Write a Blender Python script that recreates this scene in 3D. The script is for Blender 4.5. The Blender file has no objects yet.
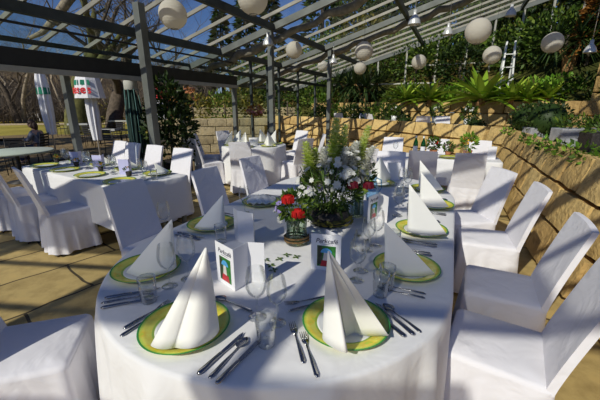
import bpy, bmesh, math, random
from mathutils import Vector, Matrix
PI = math.pi
scene = bpy.context.scene
COL = scene.collection
RND = random.Random(7)

# ------------------------------------------------------------------ materials
MATS = {}
def newmat(name):
    m = bpy.data.materials.new(name); m.use_nodes = True
    nt = m.node_tree; nt.nodes.clear()
    out = nt.nodes.new('ShaderNodeOutputMaterial')
    MATS[name] = m
    return m, nt, out
def N(nt, t, **kw):
    n = nt.nodes.new(t)
    for k, v in kw.items():
        if k in n.inputs: n.inputs[k].default_value = v
        else: setattr(n, k, v)
    return n
def rgba(c): return (c[0], c[1], c[2], 1.0)
def ramp(nt, stops, interp='LINEAR'):
    r = nt.nodes.new('ShaderNodeValToRGB'); cr = r.color_ramp; cr.interpolation = interp
    while len(cr.elements) < len(stops): cr.elements.new(0.5)
    for e, (p, c) in zip(cr.elements, stops): e.position = p; e.color = rgba(c)
    return r
def solid(name, c, rough=0.6, metal=0.0, var=0.0, scale=8.0, bump=0.0, spec=0.4, bscale=None, sheen=0.0):
    """a principled surface whose colour wanders a little with a noise texture"""
    m, nt, out = newmat(name)
    b = N(nt, 'ShaderNodeBsdfPrincipled'); nt.links.new(b.outputs[0], out.inputs[0])
    b.inputs['Roughness'].default_value = rough; b.inputs['Metallic'].default_value = metal
    b.inputs['Specular IOR Level'].default_value = spec
    if sheen: b.inputs['Sheen Weight'].default_value = sheen
    tc = N(nt, 'ShaderNodeTexCoord'); no = N(nt, 'ShaderNodeTexNoise', Scale=scale, Detail=4.0)
    nt.links.new(tc.outputs['Object'], no.inputs['Vector'])
    lo = [max(0, x * (1 - var)) for x in c]; hi = [min(1, x * (1 + var)) for x in c]
    r = ramp(nt, [(0.3, lo), (0.7, hi)]); nt.links.new(no.outputs['Fac'], r.inputs[0])
    nt.links.new(r.outputs[0], b.inputs['Base Color'])
    if bump:
        n2 = N(nt, 'ShaderNodeTexNoise', Scale=bscale or scale * 3, Detail=5.0); nt.links.new(tc.outputs['Object'], n2.inputs['Vector'])
        bp = N(nt, 'ShaderNodeBump', Strength=bump, Distance=0.02); nt.links.new(n2.outputs['Fac'], bp.inputs['Height'])
        nt.links.new(bp.outputs[0], b.inputs['Normal'])
    return m
def leafmat(name, stops, trans=0.25, rough=0.5):
    """leaves and petals: colour differs from leaf to leaf, some light comes through"""
    m, nt, out = newmat(name)
    g = N(nt, 'ShaderNodeNewGeometry'); r = ramp(nt, stops)
    nt.links.new(g.outputs['Random Per Island'], r.inputs[0])
    b = N(nt, 'ShaderNodeBsdfPrincipled'); b.inputs['Roughness'].default_value = rough
    b.inputs['Specular IOR Level'].default_value = 0.3
    t = N(nt, 'ShaderNodeBsdfTranslucent'); mx = N(nt, 'ShaderNodeMixShader'); mx.inputs[0].default_value = trans
    nt.links.new(r.outputs[0], b.inputs['Base Color']); nt.links.new(r.outputs[0], t.inputs['Color'])
    nt.links.new(b.outputs[0], mx.inputs[1]); nt.links.new(t.outputs[0], mx.inputs[2]); nt.links.new(mx.outputs[0], out.inputs[0])
    return m
def glassmat(name, tint, blend=0.25, maxr=0.9, minr=0.03, rough=0.02):
    """thin clear sheet: mostly see-through, mirror-like at glancing angles"""
    m, nt, out = newmat(name)
    tr = N(nt, 'ShaderNodeBsdfTransparent', Color=rgba(tint)); gl = N(nt, 'ShaderNodeBsdfGlossy', Roughness=rough)
    lw = N(nt, 'ShaderNodeLayerWeight', Blend=blend); mr = N(nt, 'ShaderNodeMapRange')
    mr.inputs['To Min'].default_value = minr; mr.inputs['To Max'].default_value = maxr
    nt.links.new(lw.outputs['Fresnel'], mr.inputs['Value'])
    mx = N(nt, 'ShaderNodeMixShader'); nt.links.new(mr.outputs[0], mx.inputs[0])
    nt.links.new(tr.outputs[0], mx.inputs[1]); nt.links.new(gl.outputs[0], mx.inputs[2]); nt.links.new(mx.outputs[0], out.inputs[0])
    return m

# linen
def cloth(name, c, wrinkle=0.25):
    m, nt, out = newmat(name)
    b = N(nt, 'ShaderNodeBsdfPrincipled'); b.inputs['Roughness'].default_value = 0.85; b.inputs['Specular IOR Level'].default_value = 0.15
    b.inputs['Base Color'].default_value = rgba(c); b.inputs['Sheen Weight'].default_value = 0.15
    tc = N(nt, 'ShaderNodeTexCoord'); no = N(nt, 'ShaderNodeTexNoise', Scale=4.5, Detail=3.0, Distortion=0.6)
    nt.links.new(tc.outputs['Object'], no.inputs['Vector'])
    bp = N(nt, 'ShaderNodeBump', Strength=wrinkle, Distance=0.05); nt.links.new(no.outputs['Fac'], bp.inputs['Height'])
    nt.links.new(bp.outputs[0], b.inputs['Normal']); nt.links.new(b.outputs[0], out.inputs[0])
    return m
cloth('linen', (0.80, 0.79, 0.80), 0.3); cloth('chair_linen', (0.80, 0.78, 0.82), 0.45)
cloth('napkin', (0.90, 0.89, 0.85), 0.1); cloth('green_cloth', (0.42, 0.50, 0.42), 0.2)
# charger plate: rim painted yellow and green
m, nt, out = newmat('plate_rim')
b = N(nt, 'ShaderNodeBsdfPrincipled'); b.inputs['Roughness'].default_value = 0.22; nt.links.new(b.outputs[0], out.inputs[0])
tc = N(nt, 'ShaderNodeTexCoord'); sx = N(nt, 'ShaderNodeVectorMath', operation='LENGTH')
mp = N(nt, 'ShaderNodeMapping'); mp.inputs['Scale'].default_value = (1, 1, 0)
nt.links.new(tc.outputs['Object'], mp.inputs['Vector']); nt.links.new(mp.outputs[0], sx.inputs[0])
mr = N(nt, 'ShaderNodeMapRange'); mr.inputs['From Min'].default_value = 0.105; mr.inputs['From Max'].default_value = 0.16
nt.links.new(sx.outputs['Value'], mr.inputs['Value'])
r = ramp(nt, [(0.0, (0.50, 0.60, 0.10)), (0.12, (0.30, 0.55, 0.10)), (0.2, (0.74, 0.74, 0.13)), (0.7, (0.80, 0.76, 0.13)), (0.86, (0.46, 0.66, 0.10)), (1.0, (0.06, 0.34, 0.07))])
nt.links.new(mr.outputs[0], r.inputs[0])
no = N(nt, 'ShaderNodeTexNoise', Scale=26.0, Detail=3.0); nt.links.new(tc.outputs['Object'], no.inputs['Vector'])
r2 = ramp(nt, [(0.45, (1, 1, 1)), (0.62, (1.0, 0.72, 0.35)), (0.72, (0.55, 0.85, 0.4))]); nt.links.new(no.outputs['Fac'], r2.inputs[0])
mx = N(nt, 'ShaderNodeMix', data_type='RGBA', blend_type='MULTIPLY'); mx.inputs[0].default_value = 0.75
nt.links.new(r.outputs[0], mx.inputs[6]); nt.links.new(r2.outputs[0], mx.inputs[7]); nt.links.new(mx.outputs[2], b.inputs['Base Color'])
solid('plate_white', (0.82, 0.83, 0.82), 0.15, spec=0.5); solid('plate_edge', (0.05, 0.30, 0.07), 0.25, spec=0.5)
solid('steel', (0.34, 0.34, 0.36), 0.18, 1.0, 0.1); solid('lamp_metal', (0.66, 0.66, 0.64), 0.35, 0.35, 0.05)
glassmat('drinking_glass', (0.975, 0.985, 0.985), 0.25, 0.6, 0.07, 0.07); glassmat('vase_glass', (0.80, 0.90, 0.78), 0.3, 0.8, 0.05)
glassmat('blue_glass', (0.55, 0.75, 0.92), 0.3, 0.7, 0.05); glassmat('green_glass', (0.06, 0.40, 0.10), 0.3, 0.6, 0.06)
glassmat('roof_glass', (0.90, 0.94, 0.94), 0.2, 0.6, 0.02, 0.05); glassmat('wall_glass', (0.80, 0.88, 0.86), 0.2, 0.6, 0.04, 0.03)
glassmat('water', (0.88, 0.93, 0.88), 0.2, 0.5, 0.03)
solid('galvanised', (0.15, 0.16, 0.15), 0.5, 0.3, 0.25, 3.0); solid('aluminium_bar', (0.30, 0.285, 0.24), 0.5, 0.2, 0.2, 3.0); solid('gable_bar', (0.55, 0.54, 0.48), 0.5, 0.1, 0.1, 3.0)
solid('dark_steel', (0.050, 0.060, 0.060), 0.5, 0.2, 0.25, 4.0); solid('black_steel', (0.022, 0.022, 0.022), 0.5, 0.1, 0.2)
solid('blind_fabric', (0.36, 0.35, 0.31), 0.8, 0, 0.1); solid('rolled_and_added_shade', (0.24, 0.22, 0.17), 0.9, 0, 0.3, 12, 0.4)
m, nt, out = newmat('added_shade_net'); d = N(nt, 'ShaderNodeBsdfDiffuse', Color=(0.24, 0.22, 0.17, 1)); t = N(nt, 'ShaderNodeBsdfTransparent'); mx = N(nt, 'ShaderNodeMixShader'); mx.inputs[0].default_value = 0.82  # half-open weave for the unseen sheets added to cast shade
nt.links.new(t.outputs[0], mx.inputs[1]); nt.links.new(d.outputs[0], mx.inputs[2]); nt.links.new(mx.outputs[0], out.inputs[0])
solid('dark_wood', (0.05, 0.03, 0.02), 0.5, 0, 0.3); solid('wicker', (0.035, 0.03, 0.028), 0.6, 0, 0.5, 40, 0.6)
solid('grey_planter', (0.36, 0.37, 0.40), 0.7, 0, 0.2, 10, 0.2); solid('terracotta', (0.45, 0.18, 0.08), 0.8, 0, 0.2)
solid('soil', (0.06, 0.04, 0.02), 0.95, 0, 0.4, 30, 0.6)
# sandstone: block to block tone, speckle and rough surface
def stonemat(name, stops):
    m, nt, out = newmat(name)
    g = N(nt, 'ShaderNodeNewGeometry'); r = ramp(nt, stops); nt.links.new(g.outputs['Random Per Island'], r.inputs[0])
    tc = N(nt, 'ShaderNodeTexCoord'); no = N(nt, 'ShaderNodeTexNoise', Scale=7.0, Detail=8.0, Roughness=0.65); nt.links.new(tc.outputs['Object'], no.inputs['Vector'])
    r2 = ramp(nt, [(0.28, (0.45, 0.40, 0.34)), (0.5, (1, 1, 1)), (0.75, (1.2, 1.12, 0.95))]); nt.links.new(no.outputs['Fac'], r2.inputs[0])
    mx = N(nt, 'ShaderNodeMix', data_type='RGBA', blend_type='MULTIPLY'); mx.inputs[0].default_value = 0.85
    nt.links.new(r.outputs[0], mx.inputs[6]); nt.links.new(r2.outputs[0], mx.inputs[7])
    b = N(nt, 'ShaderNodeBsdfPrincipled'); b.inputs['Roughness'].default_value = 0.9; b.inputs['Specular IOR Level'].default_value = 0.2
    nt.links.new(mx.outputs[2], b.inputs['Base Color'])
    n2 = N(nt, 'ShaderNodeTexNoise', Scale=22.0, Detail=6.0); nt.links.new(tc.outputs['Object'], n2.inputs['Vector'])
    bp = N(nt, 'ShaderNodeBump', Strength=0.7, Distance=0.03); nt.links.new(n2.outputs['Fac'], bp.inputs['Height']); nt.links.new(bp.outputs[0], b.inputs['Normal'])
    nt.links.new(b.outputs[0], out.inputs[0])
stonemat('sandstone', [(0.0, (0.46, 0.30, 0.12)), (0.5, (0.60, 0.42, 0.17)), (1.0, (0.70, 0.51, 0.22))])
stonemat('pale_stone', [(0.0, (0.34, 0.29, 0.18)), (1.0, (0.50, 0.43, 0.27))])
# paving slabs
m, nt, out = newmat('paving')
b = N(nt, 'ShaderNodeBsdfPrincipled'); b.inputs['Roughness'].default_value = 0.8; b.inputs['Specular IOR Level'].default_value = 0.25; nt.links.new(b.outputs[0], out.inputs[0])
tc = N(nt, 'ShaderNodeTexCoord'); mp = N(nt, 'ShaderNodeMapping'); mp.inputs['Rotation'].default_value = (0, 0, math.radians(-52))
nt.links.new(tc.outputs['Object'], mp.inputs['Vector'])
br = N(nt, 'ShaderNodeTexBrick'); br.inputs['Scale'].default_value = 1.0; br.inputs['Brick Width'].default_value = 0.95; br.inputs['Row Height'].default_value = 0.62
br.inputs['Mortar Size'].default_value = 0.012; br.inputs['Mortar Smooth'].default_value = 0.3; br.inputs['Bias'].default_value = 0.0
br.inputs['Color1'].default_value = (0.56, 0.41, 0.17, 1); br.inputs['Color2'].default_value = (0.43, 0.32, 0.13, 1); br.inputs['Mortar'].default_value = (0.09, 0.07, 0.04, 1)
nz = N(nt, 'ShaderNodeTexNoise', Scale=1.6, Detail=2.0); nt.links.new(mp.outputs[0], nz.inputs['Vector'])
va = N(nt, 'ShaderNodeVectorMath', operation='SCALE'); va.inputs['Scale'].default_value = 0.16; nt.links.new(nz.outputs['Color'], va.inputs[0])
vb = N(nt, 'ShaderNodeVectorMath', operation='ADD'); nt.links.new(mp.outputs[0], vb.inputs[0]); nt.links.new(va.outputs[0], vb.inputs[1]); nt.links.new(vb.outputs[0], br.inputs['Vector'])
no = N(nt, 'ShaderNodeTexNoise', Scale=5.0, Detail=8.0, Roughness=0.65); nt.links.new(tc.outputs['Object'], no.inputs['Vector'])
r2 = ramp(nt, [(0.3, (0.6, 0.58, 0.55)), (0.55, (1, 1, 1)), (0.8, (1.15, 1.1, 1.0))]); nt.links.new(no.outputs['Fac'], r2.inputs[0])
mx = N(nt, 'ShaderNodeMix', data_type='RGBA', blend_type='MULTIPLY'); mx.inputs[0].default_value = 0.9
nt.links.new(br.outputs['Color'], mx.inputs[6]); nt.links.new(r2.outputs[0], mx.inputs[7]); nt.links.new(mx.outputs[2], b.inputs['Base Color'])
bp = N(nt, 'ShaderNodeBump', Strength=0.5, Distance=0.02); bp.invert = True; nt.links.new(br.outputs['Fac'], bp.inputs['Height']); nt.links.new(bp.outputs[0], b.inputs['Normal'])
# ground outside: patches of grass, leaf litter and gravel
def ground(name, stops, scale):
    m, nt, out = newmat(name)
    b = N(nt, 'ShaderNodeBsdfPrincipled'); b.inputs['Roughness'].default_value = 0.95; b.inputs['Specular IOR Level'].default_value = 0.1; nt.links.new(b.outputs[0], out.inputs[0])
    tc = N(nt, 'ShaderNodeTexCoord'); no = N(nt, 'ShaderNodeTexNoise', Scale=scale, Detail=8.0, Roughness=0.6); nt.links.new(tc.outputs['Object'], no.inputs['Vector'])
    r = ramp(nt, stops); nt.links.new(no.outputs['Fac'], r.inputs[0]); nt.links.new(r.outputs[0], b.inputs['Base Color'])
    n2 = N(nt, 'ShaderNodeTexNoise', Scale=scale * 14, Detail=4.0); nt.links.new(tc.outputs['Object'], n2.inputs['Vector'])
    bp = N(nt, 'ShaderNodeBump', Strength=0.8, Distance=0.1); nt.links.new(n2.outputs['Fac'], bp.inputs['Height']); nt.links.new(bp.outputs[0], b.inputs['Normal'])
ground('gravel', [(0.3, (0.15, 0.11, 0.06)), (0.7, (0.28, 0.21, 0.11))], 0.6)
ground('lawn', [(0.3, (0.20, 0.18, 0.035)), (0.6, (0.36, 0.31, 0.065)), (0.8, (0.50, 0.41, 0.10))], 0.25)
ground('path_gravel', [(0.3, (0.45, 0.36, 0.22)), (0.7, (0.58, 0.48, 0.32))], 0.8)
ground('flower_bed', [(0.35, (0.45, 0.30, 0.03)), (0.7, (0.60, 0.45, 0.04))], 1.2)
ground('hill_ground', [(0.3, (0.03, 0.04, 0.010)), (0.55, (0.09, 0.09, 0.022)), (0.78, (0.30, 0.20, 0.06))], 0.22)
ground('wood_ground', [(0.3, (0.07, 0.05, 0.03)), (0.7, (0.20, 0.15, 0.08))], 0.15)
solid('bark', (0.10, 0.08, 0.06), 0.95, 0, 0.4, 6, 0.8); solid('moss_bark', (0.11, 0.11, 0.035), 0.95, 0, 0.6, 3, 0.9)
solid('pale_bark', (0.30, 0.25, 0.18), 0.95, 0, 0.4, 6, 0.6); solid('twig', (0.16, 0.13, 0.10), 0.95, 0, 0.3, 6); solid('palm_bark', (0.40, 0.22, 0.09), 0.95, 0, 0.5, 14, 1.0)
leafmat('agave_leaf', [(0, (0.14, 0.27, 0.02)), (0.5, (0.30, 0.46, 0.035)), (1, (0.52, 0.62, 0.08))], 0.2, 0.4)
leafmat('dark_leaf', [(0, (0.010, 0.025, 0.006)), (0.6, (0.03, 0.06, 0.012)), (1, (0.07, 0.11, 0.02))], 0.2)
leafmat('mid_leaf', [(0, (0.03, 0.07, 0.01)), (0.6, (0.09, 0.16, 0.02)), (1, (0.22, 0.30, 0.04))], 0.25)
leafmat('olive_leaf', [(0, (0.05, 0.06, 0.012)), (0.6, (0.16, 0.15, 0.025)), (1, (0.34, 0.27, 0.05))], 0.25)
leafmat('rust_leaf', [(0, (0.14, 0.05, 0.015)), (0.6, (0.34, 0.14, 0.03)), (1, (0.5, 0.25, 0.06))], 0.2)
leafmat('bright_leaf', [(0, (0.10, 0.24, 0.02)), (0.6, (0.20, 0.40, 0.03)), (1, (0.36, 0.52, 0.08))], 0.3)
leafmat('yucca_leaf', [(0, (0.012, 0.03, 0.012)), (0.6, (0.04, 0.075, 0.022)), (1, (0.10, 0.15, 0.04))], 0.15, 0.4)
leafmat('bouquet_leaf', [(0, (0.03, 0.08, 0.015)), (0.6, (0.11, 0.20, 0.03)), (1, (0.30, 0.38, 0.07))], 0.3)
leafmat('white_petal', [(0, (0.70, 0.70, 0.62)), (1, (0.88, 0.88, 0.84))], 0.3); leafmat('lime_petal', [(0, (0.50, 0.62, 0.12)), (0.5, (0.72, 0.78, 0.26)), (1, (0.88, 0.88, 0.60))], 0.45)
leafmat('red_petal', [(0, (0.45, 0.008, 0.01)), (1, (0.75, 0.03, 0.02))], 0.2); leafmat('maroon_petal', [(0, (0.10, 0.005, 0.015)), (1, (0.22, 0.01, 0.03))], 0.15)
leafmat('violet_petal', [(0, (0.25, 0.18, 0.50)), (1, (0.50, 0.42, 0.78))], 0.3); leafmat('pink_petal', [(0, (0.45, 0.10, 0.14)), (1, (0.70, 0.32, 0.34))], 0.3)
leafmat('orange_petal', [(0, (0.75, 0.28, 0.02)), (1, (0.85, 0.45, 0.05))], 0.2)
solid('stem_green', (0.10, 0.18, 0.03), 0.6, 0, 0.3)
# paper lantern: thin paper, some light comes through
m, nt, out = newmat('lantern_paper')
d = N(nt, 'ShaderNodeBsdfDiffuse', Color=(0.78, 0.74, 0.66, 1)); t = N(nt, 'ShaderNodeBsdfTranslucent', Color=(0.80, 0.74, 0.62, 1))
mx = N(nt, 'ShaderNodeMixShader'); mx.inputs[0].default_value = 0.45
nt.links.new(d.outputs[0], mx.inputs[1]); nt.links.new(t.outputs[0], mx.inputs[2]); nt.links.new(mx.outputs[0], out.inputs[0])
solid('card_paper', (0.84, 0.83, 0.86), 0.5, 0, 0.02); solid('ink', (0.05, 0.05, 0.09), 0.6)
solid('picture_green', (0.03, 0.17, 0.03), 0.4, 0, 0.6, 40); solid('picture_dark', (0.05, 0.06, 0.035), 0.4, 0, 0.5, 40)
solid('picture_blue', (0.10, 0.38, 0.72), 0.4, 0, 0.15, 60); solid('picture_red', (0.50, 0.03, 0.04), 0.4, 0, 0.3, 60); solid('picture_white', (0.66, 0.60, 0.56), 0.4, 0, 0.15, 60)
solid('lavender_card', (0.50, 0.50, 0.74), 0.6, 0, 0.04); solid('sign_blue', (0.35, 0.42, 0.75), 0.6, 0, 0.3, 30)
solid('parasol_white', (0.74, 0.76, 0.80), 0.8, 0, 0.06, 6, 0.3); solid('parasol_green', (0.01, 0.20, 0.12), 0.8, 0, 0.1); solid('parasol_red', (0.60, 0.02, 0.03), 0.7)
solid('parasol_dark', (0.012, 0.035, 0.03), 0.8, 0, 0.3, 8); solid('parasol_stripe', (0.09, 0.19, 0.18), 0.8, 0, 0.1); solid('pale_sleeve', (0.50, 0.50, 0.47), 0.7, 0, 0.1)
solid('outdoor_top', (0.50, 0.52, 0.50), 0.6, 0, 0.1); solid('hair_brown', (0.035, 0.018, 0.012), 0.6, 0, 0.4, 30); solid('jacket_grey', (0.13, 0.15, 0.20), 0.9, 0, 0.2, 8)
solid('jacket_dark', (0.025, 0.03, 0.045), 0.9, 0, 0.2, 8); solid('skin', (0.55, 0.33, 0.24), 0.5, 0, 0.08); solid('jeans', (0.03, 0.04, 0.09), 0.9)
solid('red_roof', (0.42, 0.11, 0.05), 0.9, 0, 0.25, 6); solid('plaster', (0.62, 0.56, 0.44), 0.9, 0, 0.08); solid('white_paint', (0.75, 0.75, 0.74), 0.5, 0, 0.05)
solid('twine', (0.20, 0.12, 0.05), 0.9, 0, 0.5, 60, 0.8); solid('bread', (0.45, 0.2, 0.06), 0.7, 0, 0.3, 30)

# ------------------------------------------------------------------ mesh builder
class MB:
    def __init__(s): s.v = []; s.f = []; s.uv = None
    def add(s, vs, fs):
        o = len(s.v); s.v.extend([tuple(v) for v in vs]); s.f.extend([tuple(i + o for i in f) for f in fs]); return s
    def box(s, c, d, rz=0.0, M=None, bev=0.0):
        hx, hy, hz = d[0] / 2, d[1] / 2, d[2] / 2
        if bev:
            bm = bmesh.new(); bmesh.ops.create_cube(bm, size=1.0); bmesh.ops.scale(bm, vec=d, verts=bm.verts)
            bmesh.ops.bevel(bm, geom=list(bm.edges), offset=bev, segments=2, affect='EDGES', profile=0.5)
            vs = [v.co.copy() for v in bm.verts]; bm.verts.index_update(); fs = [[v.index for v in f.verts] for f in bm.faces]; bm.free()
        else:
            vs = [Vector((x, y, z)) for x in (-hx, hx) for y in (-hy, hy) for z in (-hz, hz)]
            fs = [(0, 1, 3, 2), (4, 6, 7, 5), (0, 4, 5, 1), (2, 3, 7, 6), (0, 2, 6, 4), (1, 5, 7, 3)]
        R = M if M is not None else Matrix.Rotation(rz, 3, 'Z')
        return s.add([R @ v + Vector(c) for v in vs], fs)
    def beam(s, a, b, w, h, up=(0, 0, 1)):
        a = Vector(a); b = Vector(b); d = (b - a); L = d.length; d.normalize()
        x = d.cross(Vector(up)); x.normalize(); u = x.cross(d)
        M = Matrix((x, d, u)).transposed()
        return s.box((a + b) / 2, (w, L, h), M=M)
    def tube(s, pts, rad, n=8, cap=True, flat=1.0):
        pts = [Vector(p) for p in pts]; m = len(pts)
        rs = rad if isinstance(rad, (list, tuple)) else [rad] * m
        vs = []; prev = None
        for i, p in enumerate(pts):
            d = (pts[min(i + 1, m - 1)] - pts[max(i - 1, 0)])
            if d.length < 1e-9: d = Vector((0, 0, 1))
            d.normalize()
            if prev is None:
                prev = d.orthogonal().normalized() if abs(d.z) > 0.9 else d.cross(Vector((0, 0, 1))).normalized()
            x = (prev - d * prev.dot(d)); x.normalize(); prev = x; y = d.cross(x)
            for k in range(n):
                t = 2 * PI * k / n; vs.append(p + x * (rs[i] * math.cos(t)) + y * (rs[i] * flat * math.sin(t)))
        fs = [(i * n + k, i * n + (k + 1) % n, (i + 1) * n + (k + 1) % n, (i + 1) * n + k) for i in range(m - 1) for k in range(n)]
        if cap: fs += [tuple(range(n - 1, -1, -1)), tuple((m - 1) * n + k for k in range(n))]
        return s.add(vs, fs)
    def lathe(s, prof, n=24, c=(0, 0, 0), capb=False, capt=False):
        vs = []; m = len(prof)
        for r, z in prof:
            for k in range(n):
                t = 2 * PI * k / n; vs.append((c[0] + r * math.cos(t), c[1] + r * math.sin(t), c[2] + z))
        fs = [(i * n + k, i * n + (k + 1) % n, (i + 1) * n + (k + 1) % n, (i + 1) * n + k) for i in range(m - 1) for k in range(n)]
        if capb: fs.append(tuple(range(n - 1, -1, -1)))
        if capt: fs.append(tuple((m - 1) * n + k for k in range(n)))
        return s.add(vs, fs)
    def ball(s, c, r, n=10, sq=(1, 1, 1)):
        m = max(4, n // 2 + 1); prof = [(max(1e-4, math.sin(PI * i / m)), -math.cos(PI * i / m)) for i in range(m + 1)]
        o = MB().lathe(prof, n); return s.add([(c[0] + x * r * sq[0], c[1] + y * r * sq[1], c[2] + z * r * sq[2]) for x, y, z in o.v], o.f)
    def leaf(s, p, d, L, w, nrm=None, bend=0.0):
        """one pointed leaf of two quads folded along nothing, bent along its length"""
        d = Vector(d).normalized(); u = Vector(nrm) if nrm is not None else d.orthogonal()
        x = d.cross(u); 
        if x.length < 1e-6: x = d.orthogonal()
        x.normalize(); u = x.cross(d).normalized(); p = Vector(p)
        q = p + d * (L * .5) + u * (bend * L * .15); e = p + d * L - u * (bend * L * .3)
        return s.add([p, q - x * w / 2, e, q + x * w / 2], [(0, 1, 2, 3)])
    def blade(s, p, d, L, w, droop=0.3, seg=4, fold=0.25):
        """agave or yucca blade: tapering gutter that droops"""
        d = Vector(d).normalized(); side = d.cross(Vector((0, 0, 1)))
        if side.length < 1e-4: side = Vector((1, 0, 0))
        side.normalize(); vs = []; P = Vector(p)
        for i in range(seg + 1):
            t = i / seg; ww = w * (0.65 + 0.9 * t - 1.55 * t * t) if i < seg else 0.002
            pos = P + d * (L * t) - Vector((0, 0, 1)) * (droop * L * t * t); up = side.cross(d).normalized()
            vs += [pos - side * ww / 2 + up * ww * fold, pos, pos + side * ww / 2 + up * ww * fold]
        fs = []
        for i in range(seg):
            a = i * 3; fs += [(a, a + 1, a + 4, a + 3), (a + 1, a + 2, a + 5, a + 4)]
        return s.add(vs, fs)
    def build(s, name, mat, parent=None, smooth=True, solid=0.0, sub=0, loc=None, angle=None):
        me = bpy.data.meshes.new(name); me.from_pydata(s.v, [], s.f); me.update()
        if smooth:
            me.polygons.foreach_set('use_smooth', [True] * len(me.polygons))
            if angle is not None: me.set_sharp_from_angle(angle=math.radians(angle))
        me.materials.append(MATS[mat]); o = bpy.data.objects.new(name, me); COL.objects.link(o)
        if parent is not None: o.parent = parent
        if loc is not None: o.location = loc
        if solid:
            md = o.modifiers.new('thickness', 'SOLIDIFY'); md.thickness = solid; md.offset = 0
        if sub:
            md = o.modifiers.new('smooth', 'SUBSURF'); md.levels = sub; md.render_levels = sub
        return o
def tag(o, label=None, cat=None, group=None, kind=None):
    if label: o['label'] = label
    if cat: o['category'] = cat
    if group: o['group'] = group
    if kind: o['kind'] = kind
    return o
def thing(name, label, cat, loc=(0, 0, 0), rz=0.0, group=None):
    o = bpy.data.objects.new(name, None); COL.objects.link(o); o.empty_display_size = 0.1
    o.location = loc; o.rotation_euler = (0, 0, rz); return tag(o, label, cat, group)
def structure(o): o['kind'] = 'structure'; return o
def copy_tree(o, parent=None, skip=()):
    c = o.copy(); COL.objects.link(c)
    if parent is not None: c.parent = parent
    for ch in list(KIDS.get(o.name, ())):
        if ch.name.split('.')[0] in skip: continue
        copy_tree(ch, c, skip)
    return c
KIDS = {}
def learn(o):
    KIDS[o.name] = [c for c in o.children]
    for c in o.children: learn(c)
USED = set()
def place(proto, loc, rz, label, group=None, cat=None, scale=None, skip=()):
    """the first call moves the prototype itself; later calls copy it and its parts"""
    if proto.name not in KIDS: learn(proto)
    if proto.name not in USED and not skip: USED.add(proto.name); o = proto
    else: o = copy_tree(proto, None, skip)
    o.location = loc; o.rotation_euler = (0, 0, rz)
    if scale: o.scale = (scale,) * 3 if not isinstance(scale, tuple) else scale
    tag(o, label, cat, group); return o
def face(fx, fy): return math.atan2(-fx, fy)          # turn that points local +Y along (fx, fy)
A = Vector((0.419, 0.908)); NN = Vector((0.908, -0.419))   # along the greenhouse / across it
def W(n, a): p = NN * n + A * a; return (p.x, p.y)
def W3(n, a, z): p = NN * n + A * a; return (p.x, p.y, z)

# ================================================================== THE SETTING
# floor: stone paving inside, raised a little above the garden
f = MB(); f.box((0, 0, 0), (1, 1, 0.24))
fl = bpy.data.meshes.new('floor')
pts = [W(-5.25, -7), W(7, -7), W(7, 15), W(-5.25, 15)]
fl.from_pydata([(x, y, z) for z in (0.0, -0.24) for x, y in pts], [], [(0, 1, 2, 3), (7, 6, 5, 4)] + [(i, i + 4, (i + 1) % 4 + 4, (i + 1) % 4) for i in range(4)])
fl.materials.append(MATS['paving']); o = bpy.data.objects.new('floor', fl); COL.objects.link(o); structure(o)
GZ = -0.25
def poly(name, mat, pts, z, th=0.02):
    n = len(pts); me = bpy.data.meshes.new(name)
    me.from_pydata([(x, y, z) for x, y in pts] + [(x, y, z - th) for x, y in pts], [], [tuple(range(n)), tuple(range(2 * n - 1, n - 1, -1))] + [(i, i + n, (i + 1) % n + n, (i + 1) % n) for i in range(n)])
    me.materials.append(MATS[mat]); o = bpy.data.objects.new(name, me); COL.objects.link(o); return structure(o)
poly('ground_lawn', 'lawn', [(-90, -30), (30, -30), (30, 90), (-90, 90)], GZ - 0.02)
poly('ground_gravel', 'gravel', [W(-5.2, -12), W(-5.2, 16), (-8, 20.5), (-17, 20.8), (-23, 14), (-23, -10)], GZ, 0.015)
poly('ground_path', 'path_gravel', [(-46, 25), (-18, 33), (-2, 34), (-2, 36), (-18, 35.5), (-46, 29)], GZ, 0.015)
poly('ground_flowerbed', 'flower_bed', [(-44, 31), (-30, 33.5), (-30, 36), (-44, 35)], GZ + 0.1, 0.12)

# terrain: woodland slope on the left, planted slope behind the terraces on the right
def lerp(tab, x):
    if x <= tab[0][0]: return tab[0][1]
    for (x0, y0), (x1, y1) in zip(tab, tab[1:]):
        if x <= x1: return y0 + (y1 - y0) * (x - x0) / (x1 - x0)
    return tab[-1][1]
R0 = [(-70, 62), (-30, 58), (-22, 34), (-12, 17), (0, 15.5), (8, 14.4), (14, 13.0), (22, 11.8), (32, 10.8), (40, 9.6), (48, 8.3), (56, 7.0), (66, 6.2), (85, 6.0)]
Z0 = [(-70, -0.3), (-24, -0.3), (-14, -0.2), (2, 0.6), (7, 1.45), (90, 1.5)]
SL = [(-70, 0.75), (-30, 0.62), (-22, 0.35), (-15, 0.20), (0, 0.20), (10, 0.30), (30, 0.36), (60, 0.45), (85, 0.5)]
def terrain_z(x, y):
    az = math.degrees(math.atan2(x, y)); r = math.hypot(x, y); d = r - lerp(R0, az)
    if d <= 0: return lerp(Z0, az)
    return lerp(Z0, az) + lerp(SL, az) * 14 * (1 - math.exp(-d / 14)) * 1.25 + 0.25 * math.sin(x * .9) * math.sin(y * .7) * min(1, d)
vs, fs = [], []; NA, NR = 78, 26
for i in range(NA):
    az = -70 + 155 * i / (NA - 1); r0 = lerp(R0, az)
    for j in range(NR):
        r = r0 + (60 if j == NR - 1 else 48 * (j / (NR - 2)) ** 1.6)
        x, y = r * math.sin(math.radians(az)), r * math.cos(math.radians(az)); vs.append((x, y, terrain_z(x, y)))
for i in range(NA - 1):
    for j in range(NR - 1): a = i * NR + j; fs.append((a, a + NR, a + NR + 1, a + 1))
k_ = int((-16 + 70) / 155 * (NA - 1)) * (NR - 1)
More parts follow.
